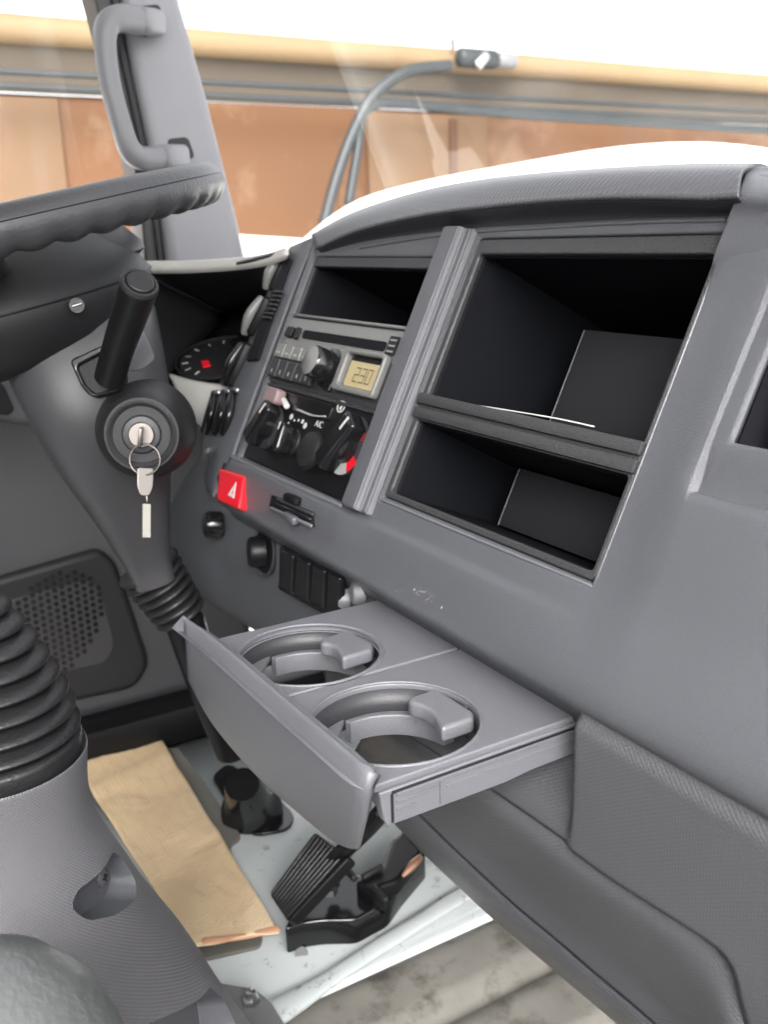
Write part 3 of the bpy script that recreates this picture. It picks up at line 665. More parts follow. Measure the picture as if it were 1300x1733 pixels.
plate('gauge', GF, [circ(0, 0, .045), circ(0, 0, .043)], .003, dgrey, icl, .0004, top=.005)
plate('gauge_face', GF, [circ(0, 0, .0408)], .002, dgrey, icl, .0004, top=.003)
for k in range(12):
    t = k * .42; box('tick', Fr(GF(.035 * math.cos(t), .035 * math.sin(t)), GF.u * math.cos(t) + GF.v * math.sin(t), GF.v * math.cos(t) - GF.u * math.sin(t)), -.003, .003, -.0006, .0006, .003, .0036, white if k % 2 else markg, icl, 0)
plate('needle', GF, [[(-.012, -.016), (-.002, -.026), (.003, -.021), (-.006, -.012)]], .0015, red, icl, .0002, top=.0055)
sheet('pod_sill', [[P(286, 632, d=.955), P(330, 644, d=.925), P(385, 652, d=.89), P(440, 655, d=.862)], [P(290, 642, d=.94), P(335, 653, d=.91), P(388, 662, d=.88), P(436, 664, d=.858)], [P(300, 668, d=.93), P(332, 690, d=.905), P(372, 712, d=.875), P(414, 730, d=.855)], [P(312, 700, d=.93), P(340, 722, d=.90), P(370, 745, d=.87), P(400, 765, d=.85)]], podl, db, nu=5, nv=5, thick=.003)
# side cheek between pod and radio bay, continuing down to the hazard switch
chL = [(490, 418), (462, 470), (432, 545), (404, 620), (372, 680), (345, 735), (340, 775), (350, 832)]
chR = [(536, 399), (512, 452), (480, 535), (450, 615), (424, 685), (404, 740), (392, 775), (364, 842)]
hL = [-.012, -.010, -.006, -.004, -.002, -.002, -.002, -.008]
rows = [[P(*a, h=hl), P((a[0] + b[0]) / 2, (a[1] + b[1]) / 2, h=.003), P(*b, h=.0005)] for a, b, hl in zip(chL, chR, hL)]
sheet('pod_cheek', rows, grey, db, nu=6, nv=5, thick=.004)
for nm, a, b, r_, m_ in (('rocker_switch', (474, 436), (450, 486), .0055, cream), ('rocker_switch', (442, 506), (414, 562), .0060, cream), ('rocker_switch', (409, 584), (380, 648), .0065, gloss)):
    m0 = ((a[0] + b[0]) / 2 - 6, (a[1] + b[1]) / 2)
    o = tube(nm, [P(*a, h=.002), P(*m0, h=.006), P(*b, h=.002)], [r_ * .8, r_, r_ * .8], m_, db, flat=.7, pw=3)
    tube('bezel', [P(a[0] + 12, a[1] + 2, h=-.001), P(b[0] + 12, b[1] + 2, h=-.001)], r_ * .75, black, o, n=1, pw=4)
sv = plate('louver_slot', FF, [roundpoly([FF.loc(P(*q, h=.004)) for q in ((484, 440), (495, 440), (438, 610), (419, 612))], .001)], .003, dark, db, .0005, top=.006)
for k in range(7):
    t = k / 6; a = (472 - 20 * t, 494 + 44 * t); tube('thumb_ridge', [P(a[0] - 7, a[1], h=.0075), P(a[0] + 7, a[1] + 1, h=.0075)], .0013, rubberg, sv, n=1)
for k, dx in enumerate((0, 17, 31)):
    tube('tall_switch', [P(365 + dx, 668 - dx * .12, h=.002), P(357 + dx, 700, h=.006), P(348 + dx, 730 + dx * .1, h=.002)], [.0040, .0046, .004], gloss, db, flat=1.2, pw=3)
    tube('switch_cap', [P(366 + dx, 664 - dx * .12, h=.005), P(372 + dx, 665 - dx * .12, h=.005)], .0022, steel, db, n=1)
plate('hood_vent', Fr(P(225, 455, d=.98), (1, .25, 0), (0, 0, 1)), [roundpoly([(0, 0), (.028, 0), (.016, -.010), (.006, -.009)], .002)], .004, dgrey, db, .0008, top=.006)

# ------------------------------------------------------------------ radio
rd = thing('car_radio', 'car radio with disc slot, round knob and amber clock display', 'radio', F(-.645, -.124, 0))
fplate('face', -.7345, -.5575, -.1245, -.0685, -.012, -.0005, cream, rd, .002, .001)
fplate('disc_slot', -.704, -.575, -.0845, -.0775, -.004, .0003, dark, rd, .003, .0003)
fplate('lower_face', -.7340, -.5580, -.1240, -.0915, -.004, .0004, mgrey, rd, .002, .0004)
fplate('source_button', -.7305, -.7190, -.0860, -.0770, 0, .0030, black, rd, .002, .001)
fplate('eject_button', -.7150, -.7080, -.0865, -.0765, 0, .0025, black, rd, .002, .001)
ic = fplate('disc_emblem', -.5720, -.5600, -.0865, -.0730, 0, .0010, black, rd, .001, .0003)
for k in range(3): box('emblem_bar', FF, -.5700, -.5620, -.0845 + .004 * k, -.0833 + .004 * k, .001, .0013, markg, ic, 0)
for rI, (s0, s1) in enumerate(((-.1040, -.0925), (-.1205, -.1050))):
    for k in range(5):
        x0_ = -.7320 + k * .0155
        b_ = fplate('preset_button', x0_, x0_ + .0148, s0, s1, 0, .0050, cream if rI == 0 else mgrey, rd, .001, .0012)
        if rI: text('button_mark', FF, '12345'[k], x0_ + .0074, s0 + .0045, .0045, .0052, white, b_)
        else: box('button_mark', FF, x0_ + .005, x0_ + .010, s0 + .0035, s0 + .0045, .005, .0053, white, b_, 0)
kb = lathe('volume_knob', F(-.6360, -.1040, 0), FF.n, [(.0155, 0), (.0150, .004), (.0125, .0045), (.0120, .018), (.0105, .0200), (.004, .0210), (0, .0212)], gloss, rd)
lathe('knob_face', F(-.6360, -.1040, 0), FF.n, [(.0108, .0200), (.0095, .0212), (0, .0218)], cream, kb)
fplate('mode_button', -.6310, -.6235, -.1060, -.0990, 0, .0025, gloss, rd, .001, .0008)
am = fplate('band_button', -.6385, -.6250, -.1205, -.1115, 0, .0030, gloss, rd, .001, .0008)
text('button_mark', FF, 'AM', -.6318, -.1160, .0045, .0032, white, am)
dsp = plate('display_bezel', FF, [rect(-.6195, -.5600, -.1185, -.0870, .004), rect(-.6120, -.5635, -.1140, -.0905, .003)], .006, bezm, rd, .0015, top=.006)
fplate('display_recess', -.6090, -.5630, -.1120, -.0905, 0, .0008, black, rd, .001, .0002)
scn = fplate('display', -.6080, -.5640, -.1135, -.0950, 0, .0030, lcd, rd, .001, .0002)
def seg7(ch, x, s, wd, ht, h):
    on = {'2': 'abged', '3': 'abgcd', '0': 'abcdef'}[ch]; t = wd * .16
    S = {'a': (0, ht, wd, 0), 'd': (0, 0, wd, 0), 'g': (0, ht / 2, wd, 0), 'b': (wd, ht / 2, 0, ht / 2), 'c': (wd, 0, 0, ht / 2), 'f': (0, ht / 2, 0, ht / 2), 'e': (0, 0, 0, ht / 2)}
    bm = bmesh.new()
    for c_ in on:
        a0, b0, dw, dh = S[c_]; q = [(a0 - t / 2 + b0 * .1, b0 - t / 2), (a0 + dw + t / 2 + b0 * .1, b0 - t / 2), (a0 + dw + t / 2 + (b0 + dh) * .1, b0 + dh + t / 2), (a0 - t / 2 + (b0 + dh) * .1, b0 + dh + t / 2)]
        bm.faces.new([bm.verts.new(F(x + u, s + v, h)) for u, v in q])
    me = bpy.data.meshes.new('s'); bm.to_mesh(me); bm.free(); return mk('digit', me, ink, scn, smooth=False)
for ch, xx in (('2', -.5965), ('3', -.5880), ('0', -.5795)): seg7(ch, xx, -.1095, .0055, .0100, .0034)
fplate('small_button', -.6310, -.6210, -.0965, -.0885, 0, .003, cream, rd, .001, .001)

# ------------------------------------------------------------------ heater panel
cp = thing('heater_panel', 'black heater control panel with three dials under the radio', 'heater controls', F(-.645, -.19, 0))
fplate('face', -.7380, -.5520, -.1945, -.1255, -.014, -.0045, black, cp, .002, .001)
fplate('front_face', -.7328, -.5560, -.1897, -.1255, -.006, -.001, black, cp, .002, .001)
fplate('top_edge', -.7330, -.5580, -.1275, -.1250, -.002, .0008, mgrey, cp, .001, .0004)
fplate('slider_slot', -.7060, -.6150, -.1410, -.1290, -.003, .0004, gloss, cp, .003, .0003)
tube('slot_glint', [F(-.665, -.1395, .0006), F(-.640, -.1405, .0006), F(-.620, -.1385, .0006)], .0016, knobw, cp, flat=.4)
fplate('slider', -.7130, -.6900, -.1415, -.1290, .001, .010, redp, cp, .004, .002)
tube('slider_lever', [F(-.689, -.136, .003), F(-.678, -.140, .004)], .0024, white, cp, n=1)
def dial(cx, cs_, r, ang_, nm, disc, ln=1.0):
    dd = lathe(nm, F(cx, cs_, 0), FF.n, [(r, -.001), (r, .0006), (r * .97, .001), (0, .001)], disc, cp)
    c_, s_ = math.cos(ang_), math.sin(ang_)
    fk = Fr(F(cx, cs_, 0), FF.u * c_ + FF.v * s_, FF.v * c_ - FF.u * s_)
    o = box('grip', fk, -r * ln, r * ln, -r * .42, r * .42, .001, .0145, gloss, dd, .0040, 4)
    box('pointer', fk, r * ln * .45, r * ln * .95, -r * .05, r * .05, .0140, .0148, white, o, 0)
    lathe('skirt', F(cx, cs_, 0), FF.n, [(r * .62, .001), (r * .6, .009), (r * .3, .012)], gloss, dd)
    return dd, fk
d1, _ = dial(-.7020, -.1590, .0185, R(62), 'air_dial', mgrey)
d2, _ = dial(-.6560, -.1640, .0100, R(100), 'fan_dial', dgrey, 1.15)
d3, _ = dial(-.5745, -.1530, .0215, R(58), 'heat_dial', mgrey)
def arcpatch(nm, cx, cs_, r0, r1, a0, a1, m_, par, h=.0016, n_=8):
    o = [(cx + r1 * math.cos(a0 + (a1 - a0) * i / n_), cs_ + r1 * math.sin(a0 + (a1 - a0) * i / n_)) for i in range(n_ + 1)] + [(cx + r0 * math.cos(a1 + (a0 - a1) * i / n_), cs_ + r0 * math.sin(a1 + (a0 - a1) * i / n_)) for i in range(n_ + 1)]
    return plate(nm, FF, [o], .0006, m_, par, .0001, top=h)
arcpatch('silver_sector', -.5745, -.1530, .004, .0212, R(228), R(300), knobw, d3)
arcpatch('silver_sector', -.7020, -.1590, .004, .0183, R(240), R(310), mgrey, d1)
arcpatch('hot_mark', -.5745, -.1530, .0140, .0212, R(304), R(336), red, d3, .0019)
arcpatch('cold_mark', -.5745, -.1530, .0140, .0200, R(210), R(226), blue, d3, .0019)
for k in range(11):
    t = R(20 + k * 6.5); arcpatch('heat_tick', -.5745, -.1530, .0150, .0200, t, t + R(1.6), red, d3, .0014, 1)
lathe('round_button', F(-.6245, -.1655, 0), FF.n, [(.0150, -.001), (.0150, .0008), (.0138, .0008), (.0132, .0035), (.012, .0042), (0, .0046)], dgrey, cp)
text('lettering', FF, 'A/C', -.6255, -.1455, .0070, .0004, white, cp)
for k, (q, r_) in enumerate((((492, 705), .0024), ((497, 711), .0009), ((504, 711), .0011), ((511, 713), .0018), ((515, 720), .0025), ((487, 716), .0011))):
    x_, s_ = FF.loc(P(*q, h=.0)); plate('fan_mark', FF, [circ(x_, s_, r_, 14)], .0004, white, cp, .0001, top=-.0004)
x_, s_ = FF.loc(P(576, 688, h=0)); plate('recirculation_mark', FF, [circ(x_, s_, .0055, 24, .0045), circ(x_, s_, .0042, 24, .0034)], .0004, white, cp, .0001, top=-.0004)
plate('recirculation_mark', FF, [[(x_ - .002, s_ - .001), (x_ + .001, s_ - .003), (x_ + .002, s_ + .002)]], .0004, white, cp, .0001, top=-.0004)

# ------------------------------------------------------------------ cup holder tray
TZ = -.225
ct = thing('cup_holder_tray', 'pulled out grey double cup holder tray below the dashboard', 'cup holder', (-.42, .25, -.25))
hx = hf(TZ)
def tp(pts, z=TZ): return [tuple(P(*q, z=z).xy) for q in pts]
c1 = (-.3638, .2130); rc = .0410; fcs = tp([(404, 1108), (636, 1100), (530, 1062), (520, 1157)]); c2 = (-.4582, .2138)
print('far hole', fcs, 'c2', c2)
xr, xm, xl_ = -.3195, -.4165, -.5085; yf, ybk = .176, .310
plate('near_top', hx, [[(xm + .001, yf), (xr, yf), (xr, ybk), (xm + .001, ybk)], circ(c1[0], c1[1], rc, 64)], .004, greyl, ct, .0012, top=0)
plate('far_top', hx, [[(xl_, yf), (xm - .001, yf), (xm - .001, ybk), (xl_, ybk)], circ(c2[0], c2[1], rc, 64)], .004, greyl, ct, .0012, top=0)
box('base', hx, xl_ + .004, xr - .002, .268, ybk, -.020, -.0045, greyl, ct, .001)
box('seam', hx, xm - .002, xm + .002, yf, ybk, -.018, -.0035, dgrey, ct, .0003)
for cc_ in (c1, c2):
    # rim bead, hanging wall, floor ledge, folding arm
    tube('rim_bead', [Vector((cc_[0] + (rc + .001) * math.cos(t), cc_[1] + (rc + .001) * math.sin(t), TZ + .0002)) for t in [2 * math.pi * i / 40 for i in range(41)]], .0009, greyl, ct, seg=8, n=1, rnd=False)
    def wallarc(t0, t1, z0, z1, r0, r1, m_=mgrey, nm='cup_wall'):  # wall coloured darker to give the shaded gap below the rim
        N_ = 28; rr_ = []
        for r_, z_ in ((r0, z0), (r0 - (r0 - r1), z1), (r1 - .002, z1), (r0 - .003, z0 + .0)):
            rr_.append([Vector((cc_[0] + r_ * math.cos(t0 + (t1 - t0) * i / N_), cc_[1] + r_ * math.sin(t0 + (t1 - t0) * i / N_), z_)) for i in range(N_ + 1)])
        return loft(nm, rr_[:2], m_, ct, nu=1, nv=1, thick=.002)
    wallarc(R(85), R(275), TZ - .003, TZ - .020, rc - .0002, rc - .002)
    wallarc(R(-85), R(85), TZ - .003, TZ - .011, rc - .0002, rc - .001)
    # ledge on the left/back: second ring of plastic
    arc = [(cc_[0] + (rc - .001) * math.cos(t), cc_[1] + (rc - .001) * math.sin(t)) for t in [R(100 + i * 6) for i in range(16)]]
    inner = [(cc_[0] + (rc - .0055) * math.cos(t), cc_[1] + (rc - .008) * math.sin(t)) for t in [R(190 - i * 6) for i in range(16)]]
    plate('cup_step', hx, [arc + inner], .012, greyl, ct, .001, top=-.0150)
    # front ledge wedge
    a0, a1 = R(190), R(275)
    o = [(cc_[0] + (rc - .001) * math.cos(a0 + (a1 - a0) * i / 12), cc_[1] + (rc - .001) * math.sin(a0 + (a1 - a0) * i / 12)) for i in range(13)]
    plate('cup_floor', hx, [o], .003, greyl, ct, .0008, top=-.014)
for pts in ([(690, 1180), (738, 1163), (802, 1203), (802, 1214), (748, 1232), (742, 1222), (735, 1207), (718, 1195), (693, 1188)], [(541, 1080), (590, 1065), (632, 1088), (630, 1098), (580, 1113), (575, 1105), (570, 1096), (560, 1090), (543, 1088)]):
    plate('cup_arm', hx, [roundpoly(tp(pts, TZ - .001), .0025)], .0085, greyl, ct, .0022, top=-.001)
# side rail
sr = Fr((xr + .001, 0, TZ), (0, 1, 0), (0, 0, 1))
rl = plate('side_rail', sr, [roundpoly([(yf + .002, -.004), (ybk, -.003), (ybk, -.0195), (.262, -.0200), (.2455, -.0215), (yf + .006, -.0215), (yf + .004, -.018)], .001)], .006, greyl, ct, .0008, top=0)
box('rail_bead', sr, yf + .010, ybk, -.0075, -.0060, -.001, .0012, greyl, rl, .0004)
box('rail_bead', sr, .212, ybk, -.0120, -.0112, -.001, .0008, greyl, rl, .0003)
box('rail_groove', sr, yf + .008, ybk, -.0062, -.0048, -.001, .0004, dgrey, rl, .0001)
for b0, c0_, c1_ in ((.184, -.0200, -.006),): box('rail_groove', sr, b0 - .0006, b0 + .0006, c0_, c1_, -.001, .0006, dgrey, rl, .0001)
box('rail_tab', sr, .186, .208, -.0105, -.0095, -.001, .0012, greyl, rl, .0003)
box('rail_tab', sr, .186, .196, -.0145, -.0137, -.001, .0012, greyl, rl, .0003)
box('rail_tab', sr, .2085, .2093, -.019, -.0085, -.001, .0012, greyl, rl, .0003)
# front panel: outline traced on its own plane, bulged and thick
fp_top = [(310, 1042), (360, 1078), (420, 1128), (480, 1180), (540, 1230), (590, 1272), (622, 1300)]
fp_bot = [(318, 1150), (352, 1214), (402, 1278), (452, 1330), (510, 1380), (560, 1420), (600, 1441)]
YFp = .168
def fprow(t, dy_): return [P(a[0] + (b[0] - a[0]) * t, a[1] + (b[1] - a[1]) * t, y=YFp + dy_) for a, b in zip(fp_top, fp_bot)]
def fp_solid():
    front = [fprow(0, .004), fprow(.0, .0015), fprow(.02, -.001), fprow(.3, -.004), fprow(.6, -.002), fprow(.85, .002), fprow(.97, .006), fprow(1., .009)]
    front = [cr(r, 5) for r in front]
    # horizontally rounded ends
    for r in front:
        n_ = len(r)
        for i in range(3): r[n_ - 1 - i] = r[n_ - 1 - i] + Vector((0, .003 * (1 - i / 3) ** 2, 0))
    cols = [cr([r[i] for r in front], 4) for i in range(len(front[0]))]
    g_ = [[c[j] for c in cols] for j in range(len(cols[0]))]
    return g_
fr_rows = fp_solid()
o = sheet('front_panel', fr_rows, greyl, ct, nu=1, nv=1, thick=.010, ang=70)

# ------------------------------------------------------------------ steering wheel
ra, rb_ = ray(352, 308), ray(0, 390)
WN = ra.cross(rb_).normalized()
if WN.z < 0: WN = -WN
WC = ray(-55, 404); WC = (WC - WN * WC.dot(WN)).normalized() * .85
e1 = (ra.normalized() - WC.normalized() * ra.normalized().dot(WC.normalized())).normalized(); e2 = WN.cross(e1)
if e2.dot(WC) < 0: e2 = -e2
st = thing('steering_wheel', 'dark grey steering wheel with finger grips seen edge on', 'steering wheel', WC)
RW, rw = .190, .0152; rings = []
NT, NS = 260, 28
for i in range(NT):
    t = 2 * math.pi * i / NT; d = e1 * math.cos(t) + e2 * math.sin(t); c = WC + d * RW; rg = []
    for k in range(NS):
        p = 2 * math.pi * k / NS
        und_ = max(0, -math.sin(p)) ** 1.5
        gr = (abs(math.sin(t * 24)) - .5) * .0034 * und_ * (1 if True else 0)
        rr_ = rw + gr; rg.append(c + d * math.cos(p) * rr_ + WN * math.sin(p) * rr_)
    rings.append(rg)
rings.append(rings[0]); me = skin(rings, cap=False)
rim = mk('rim', me, leather, st)
tube('seam', [WC + (e1 * math.cos(t) + e2 * math.sin(t)) * (RW + rw * .96) + WN * rw * .30 for t in [2 * math.pi * i / 120 for i in range(121)]], .0004, black, rim, seg=6, n=1, rnd=False)
# hub pod under the rim
hubs = []
HC = P(70, 500, d=.78)
HC = WC + (HC - WC)  # hub centre
def wl(px, py, d): p = P(px, py, d=d); return p
def oval(c, ru, rv, dn): return ring(c - WN * dn, e1, e2, ru, rv, 64)
H0 = WC - e2 * .0
hub_prof = [(.030, .040), (.070, .036), (.098, .024), (.116, .006), (.124, -.010), (.122, -.026), (.112, -.042), (.094, -.056), (.06, -.064), (.02, -.066)]
HO = WC - WN * .042 + e1 * .005
hub = mk('hub', skin([ring(HO + WN * (hh), e1, e2, rd_, rd_, 72) for rd_, hh in hub_prof]), dgrey, st)
mk('hub_cover', skin([ring(HO + e1 * (.030 + .02) + WN * (hh + .006), e1, e2, rd_, rd_ * .9, 48) for rd_, hh in ((.01, .036), (.045, .030), (.062, .020), (.074, .004), (.075, -.002), (.070, -.006))]), mgrey, hub)
tube('hub_seam', [HO - WN * .012 + (e1 * math.cos(t) + e2 * math.sin(t)) * .1243 for t in [2 * math.pi * i / 80 for i in range(81)]], .0008, black, hub, seg=6, n=1, rnd=False)
for sg in (-1, 1):
    tube('spoke', [WC + e2 * sg * .08 - WN * .03, WC + e2 * sg * .14 - WN * .015, WC + e2 * sg * .186], [.022, .018, .012], leather, st, flat=.5, up=tuple(WN))
sp_ = P(130, 517, d=.735)
lathe('screw_hole', sp_, -sp_.normalized(), [(.0052, -.002), (.0052, .001), (0, .001)], rubber, hub)
tube('screw_slot', [P(122, 519, d=.7335), P(138, 514, d=.7335)], .0008, steel, hub, n=1)

# ------------------------------------------------------------------ steering column
sc_ = thing('steering_column', 'dark grey steering column cover with keyhole and ribbed boot', 'steering column', P(270, 960, d=.85))
cs_pts = [(130, 560, .83, 128), (150, 620, .80, 122), (172, 690, .79, 112), (195, 770, .80, 92), (220, 850, .82, 66), (247, 940, .85, 40), (262, 985, .86, 34)]
rings = []
for i, (px, py, d, rp_) in enumerate(cs_pts):
    c = P(px, py, d=d); a = P(*cs_pts[max(i - 1, 0)][:2], d=cs_pts[max(i - 1, 0)][2]); b = P(*cs_pts[min(i + 1, 6)][:2], d=cs_pts[min(i + 1, 6)][2])
    t = (b - a).normalized(); r_ = rp_ * d / F_PX; v = c.normalized(); u = t.cross(v).normalized(); v2 = u.cross(t)
    rings.append(ring(c, u, v2, r_, r_ * .8, 40, 2.6))
cols = [cr([r[i] for r in rings], 5) for i in range(40)]
rings = [[c[j] for c in cols] for j in range(len(cols[0]))]
cov = mk('column_cover', skin(rings), shroud, sc_, ang=60)
# bulge for the lock
KC = P(240, 735, d=.70); ka = (-KC.normalized() + Vector((.10, -.10, -.05))).normalized()
kbz = lathe('lock_housing', KC, ka, [(.038, -.06), (.034, -.03), (.0305, -.010), (.0275, -.002), (.0255, .0015), (.0235, .0015)], dgrey, sc_, cap=True, ang=60)
lathe('lock_ring', KC, ka, [(.0235, .0), (.0237, .0036), (.0222, .0048), (.0208, .0035), (.0190, .0006), (.016, -.001), (.014, .001), (.0125, .0045), (.0105, .005), (.0, .005)], mgrey, kbz, ang=30)
lock = lathe('lock_cylinder', KC, ka, [(.0088, .004), (.0090, .0075), (.0082, .0082), (0, .0082)], metal, kbz)
box('key_slot', Fr(KC + ka * .008, (1, .3, 0), (0, 0, 1)), -.001, .001, -.005, .005, -.0005, .0006, gloss, lock, 0)
# stalk opening
SO = P(172, 640, d=.695)
sf = Fr(SO, right * .97 + down * -.22, -down)
so = plate('stalk_opening', sf, [roundpoly([(-.018, .016), (.010, .022), (.0175, -.004), (.010, -.012), (-.008, -.013), (-.014, -.004)], .004), roundpoly([(-.014, .011), (.009, .017), (.0145, -.003), (.009, -.009), (-.006, -.010), (-.011, -.003)], .003)], .010, gloss, sc_, .0015, top=.004)
plate('stalk_well', sf, [roundpoly([(-.016, .013), (.009, .019), (.0155, -.003), (.009, -.010), (-.007, -.011), (-.012, -.003)], .003)], .004, black, so, .0005, top=.0)
plate('column_patch', Fr(P(228, 600, d=.715), right * .97 + down * -.2, -down), [roundpoly([(-.006, .022), (.008, .020), (.014, -.006), (.002, -.012), (-.010, -.010)], .004)], .002, grey, sc_, .0008, top=.0)
# bellows at the foot of the column
bt = [P(248, 955, d=.87), P(268, 985, d=.875), P(288, 1012, d=.88), P(310, 1045, d=.89)]
axis = (bt[-1] - bt[0]); Lb = axis.length; prof = []
for k in range(7):
    h0 = Lb * k / 7; r_ = .0285 - .0008 * k
    prof += [(r_ * .82, h0), (r_, h0 + Lb * .035), (r_ * 1.02, h0 + Lb * .06), (r_, h0 + Lb * .085), (r_ * .82, h0 + Lb * .12)]
lathe('column_boot', bt[0], axis, prof, rubberg, sc_, ang=80)
tube('shaft', [P(312, 1050, d=.90), P(350, 1160, d=.93), P(395, 1270, d=.96)], [.018, .017, .017], black, sc_)
lathe('floor_boot', P(428, 1375, z=-.615), (P(385, 1260, d=.96) - P(428, 1375, z=-.615)), [(.034, 0), (.034, .012), (.029, .018), (.024, .05), (.021, .075), (.018, .09)], gloss, sc_)
plate('boot_plate', hf(-.6155), [roundpoly(hpoly([(358, 1312), (385, 1290), (440, 1318), (500, 1378), (490, 1402), (432, 1412), (408, 1398)], -.6155), .012)], .004, gloss, sc_, .001)

# stalk
sk = thing('control_stalk', 'thick black control stalk standing up from the column', 'stalk', P(180, 640, d=.69))
ax0, ax1 = P(186, 640, d=.69), P(236, 482, d=.625)
tube('lever', [ax0, P(200, 590, d=.67), P(222, 525, d=.645), ax1], [.0105, .0105, .0115, .0118], black, sk, rnd=False, ang=30)
axn = (ax1 - ax0).normalized()
lathe('end_cap', ax1, axn, [(.0119, -.002), (.0121, .0), (.0112, .0018), (.0095, .0020), (.0092, .0008), (.0088, .0008), (.0085, .0028), (.0075, .0034), (0, .0036)], dgrey, sk, ang=25)

# key
ky_ = thing('ignition_key', 'metal key in the lock with ring and hanging pale tag', 'key', P(243, 760, d=.69))
KD = .685
box('key_head', Fr(KC + ka * .014, (0, .2, 1), ka), -.007, .006, -.006, .010, -.0012, .0012, metal, ky_, .001)
rc_ = P(245, 778, d=KD); kr = (rc_.normalized() + Vector((.15, .2, 0))).normalized(); ku = kr.cross(Vector((0, 0, 1))).normalized(); kv = ku.cross(kr)
tube('key_ring', [rc_ + ku * .0105 * math.cos(t) + kv * .0105 * math.sin(t) for t in [2 * math.pi * i / 32 for i in range(33)]], .0007, metal, ky_, seg=8, n=1, rnd=False)
tfm = Fr(P(246, 815, d=KD - .001), right + down * .04 + fwd * .5, -down + right * -.06)
plate('tag', tfm, [roundpoly([(-.0058, .0095), (.0058, .0095), (.0055, -.004), (.003, -.010), (-.003, -.010), (-.0055, -.004)], .002)], .0022, metal, ky_, .0006)
tube('tag_link', [P(248, 838, d=KD), P(249, 850, d=KD)], .0010, metal, ky_, n=1)
plate('tag_stem', tfm, [roundpoly([(-.0012, -.0152), (.0044, -.0152), (.0050, -.0385), (-.0006, -.0385)], .0008)], .0030, stemm, ky_, .0006)

# ------------------------------------------------------------------ gear lever housing
GC = P(-8, 1290, d=.56)
gh_ = thing('gear_lever_console', 'textured grey gear lever console with ribbed black boot in the foreground', 'gear console', GC + Vector((0, 0, -.36)))
gp = [(.0445, .000), (.0462, .0045), (.0468, .003), (.0462, -.002), (.0445, -.020), (.0462, -.040), (.0535, -.060), (.0618, -.080), (.0700, -.100), (.0795, -.120), (.0892, -.140), (.0975, -.160), (.113, -.200), (.130, -.240), (.150, -.30), (.16, -.36)]
gq = cr([Vector((a, b, 0)) for a, b in gp], 4)
seg_ = 120; rings = [ring(GC + Vector((0, 0, q.y)), Vector((1, 0, 0)), Vector((0, 1, 0)), q.x, q.x, seg_, 2 + .0 * sm(0, -.1, q.y)) for q in gq]
me = skin(rings, cap=True); l = me.uv_layers.active; 
hous = mk('console_shell', me, weavel, gh_, ang=60)
me = hous.data; l = me.uv_layers.active
for p in me.polygons:
    for li, vi in zip(p.loop_indices, p.vertices):
        co = me.vertices[vi].co - GC; l.data[li].uv = (math.atan2(co.y, co.x) * .11, co.z * 1.25)
prof = [(.0440, -.002), (.0445, .006), (.0447, .011), (.0440, .0132), (.038, .0145)]
NR = 9; zb = .0148
for k in range(NR):
    t = k / NR; r_ = .0375 * (1 - t ** 1.5) + .0075; st_z = .0096
    prof += [(r_ * .80, zb), (r_ * .93, zb + st_z * .18), (r_, zb + st_z * .32), (r_ * .995, zb + st_z * .44), (r_ * .93, zb + st_z * .62), (r_ * .80, zb + st_z * .9)]
    zb += st_z
prof += [(.012, zb + .002), (.009, zb + .008)]
lathe('boot', GC, (0, 0, 1), prof, rubberg, gh_, seg=96, ang=85)
lathe('lever_rod', GC + Vector((0, 0, .09)), (0, 0, 1), [(.006, -.02), (.006, .30)], black, gh_)

# pocket with a screw in the console skin
from mathutils.bvhtree import BVHTree
dg = bpy.context.evaluated_depsgraph_get(); bvh = BVHTree.FromObject(hous, dg)
def surf(px, py):
    h = bvh.ray_cast(Vector((0, 0, 0)), ray(px, py).normalized()); return h[0], h[1]
for k, (cx_, cy_, ol) in enumerate(((185, 1500, [(147, 1506), (175, 1478), (207, 1440), (224, 1452), (234, 1488), (222, 1520), (185, 1548), (155, 1558), (140, 1538)]), (352, 1712, [(310, 1722), (345, 1690), (362, 1668), (378, 1690), (385, 1740), (360, 1790), (312, 1800), (300, 1760)]))):
    p0, n0 = surf(cx_, cy_)
    if p0 is None: continue
    nn = Vector((n0.x, n0.y, n0.z * .3)).normalized(); uu = Vector((0, 0, 1)).cross(nn).normalized(); f_ = Fr(p0, uu, nn.cross(uu))
    def onp(q):
        r = ray(*q); p = r * (p0.dot(f_.n) / r.dot(f_.n)); return f_.loc(p)
    cut(hous, 'cutter', f_, roundpoly([onp(q) for q in ol], .004), .040, .022)
    po = [onp(q) for q in ol]
    cxm = sum(a for a, b in po) / len(po); cym = sum(b for a, b in po) / len(po)
    plate('pocket_back', f_, [roundpoly([((a - cxm) * 1.05 + cxm, (b - cym) * 1.05 + cym) for a, b in po], .004)], .002, weavel if False else grey, gh_, .0003, top=-.0165)
    if k == 0:
        r__ = ray(171, 1484); w0 = f_.loc(r__ * ((p0 - f_.n * .0165).dot(f_.n) / r__.dot(f_.n))); sc0 = lathe('screw', f_(w0[0], w0[1], -.0165), f_.n, [(.0052, -.001), (.0052, .0015), (.0045, .0022), (0, .0026)], grey, gh_)
        for a_ in (0, 1): box('screw_cross', f_, w0[0] - (.0022 if a_ else .0005), w0[0] + (.0022 if a_ else .0005), w0[1] - (.0005 if a_ else .0022), w0[1] + (.0005 if a_ else .0022), -.0165 + .0022, -.0165 + .0030, gloss, sc0, 0)

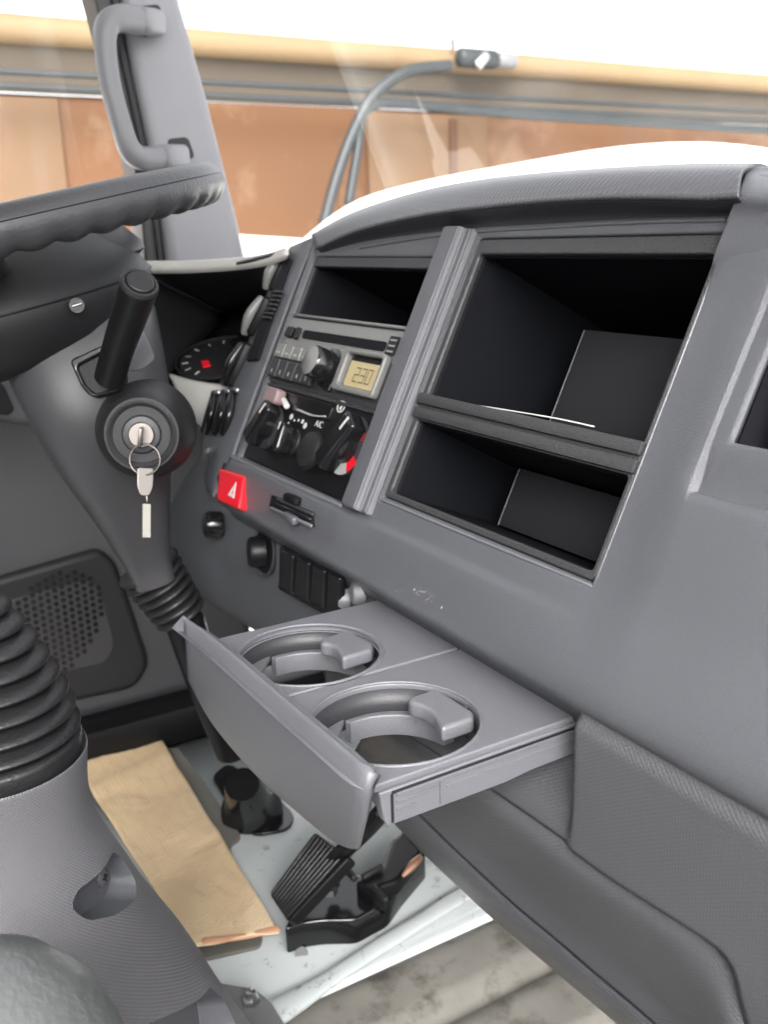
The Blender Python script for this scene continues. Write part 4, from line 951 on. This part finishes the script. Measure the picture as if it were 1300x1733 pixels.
# ------------------------------------------------------------------ rounded cover at the near corner
ek = thing('rounded_cover', 'smooth rounded grey plastic cover at the foot of the gear console', 'cover', P(20, 1760, d=.40))
rc0 = P(-60, 1770, d=.405)
lathe('shell', rc0 + Vector((0, 0, -.10)), (0, 0, 1), [(.052, 0), (.050, .05), (.046, .085), (.040, .105), (.030, .120), (.018, .130), (.008, .134), (0, .135)], covm, ek, seg=64, sq=(1., 1.15))

# ------------------------------------------------------------------ accelerator pedal
pd = thing('accelerator_pedal', 'black ribbed accelerator pedal on its bracket over the white floor', 'pedal', P(540, 1550, z=-.62))
ptsP = [P(455, 1511, z=-.575), P(532, 1408, z=-.535), P(592, 1449, z=-.530), P(487, 1560, z=-.572)]
pf = Fr(ptsP[0], ptsP[3] - ptsP[0], ptsP[1] - ptsP[0])
if pf.n.dot(pf.o) > 0: pf = Fr(ptsP[0], ptsP[1] - ptsP[0], ptsP[3] - ptsP[0])
def pq(px, py):
    r = ray(px, py); return pf.loc(r * (pf.o.dot(pf.n) / r.dot(pf.n)))
face = plate('tread', pf, [roundpoly([pq(455, 1511), pq(532, 1406), pq(592, 1449), pq(487, 1560)], .006)], .012, black, pd, .002, top=0)
for k in range(9):
    t = (k + .9) / 10; A = Vector((455, 1511)).lerp(Vector((487, 1560)), t); B = Vector((532, 1408)).lerp(Vector((590, 1448)), t)
    a_, b_ = pq(A.x + 4, A.y - 4), pq(B.x - 3, B.y + 3); tube('rib', [pf(*a_, .0005), pf(*b_, .0005)], .0017, rubberg, face, n=1, seg=8)
plate('pedal_base', hf(-.590), [roundpoly(hpoly([(480, 1572), (505, 1520), (560, 1470), (585, 1462), (612, 1482), (648, 1462), (662, 1420), (684, 1404), (722, 1444), (678, 1495), (656, 1526), (602, 1555), (546, 1556), (516, 1560)], -.590), .006)], .028, gloss, pd, .003)
plate('bracket_arm', hf(-.575), [roundpoly(hpoly([(600, 1490), (650, 1465), (665, 1420), (684, 1404), (715, 1440), (672, 1490), (640, 1500), (655, 1520), (630, 1512)], -.575), .005)], .018, black, pd, .004)
tube('bracket_ridge', [P(615, 1484, z=-.573), P(645, 1466, z=-.571)], .003, dgrey, pd, n=1)
tube('bracket_ridge', [P(632, 1500, z=-.573), P(654, 1522, z=-.575)], .003, dgrey, pd, n=1)
tube('copper_sleeve', [P(682, 1482, z=-.578), P(698, 1464, z=-.574), P(712, 1450, z=-.572)], [.002, .0045, .003], copper, pd)
tube('foot', [P(660, 1522, z=-.608), P(680, 1498, z=-.608)], .006, paint, pd, flat=.5)
for q in ((559, 1502), (563, 1490)):
    lathe('bolt', P(*q, z=-.572), (0, 0, 1), [(.0065, -.006), (.0065, 0), (.004, .001), (.004, .006), (0, .0065)], steel, pd, seg=6)
tube('spring', [P(574, 1478, z=-.568), P(584, 1470, z=-.566), P(600, 1486, z=-.566)], .0035, dgrey, pd)
tube('pedal_arm', [P(570, 1450, z=-.54), P(615, 1408, z=-.50), P(650, 1370, z=-.47)], .013, black, pd, flat=.6)
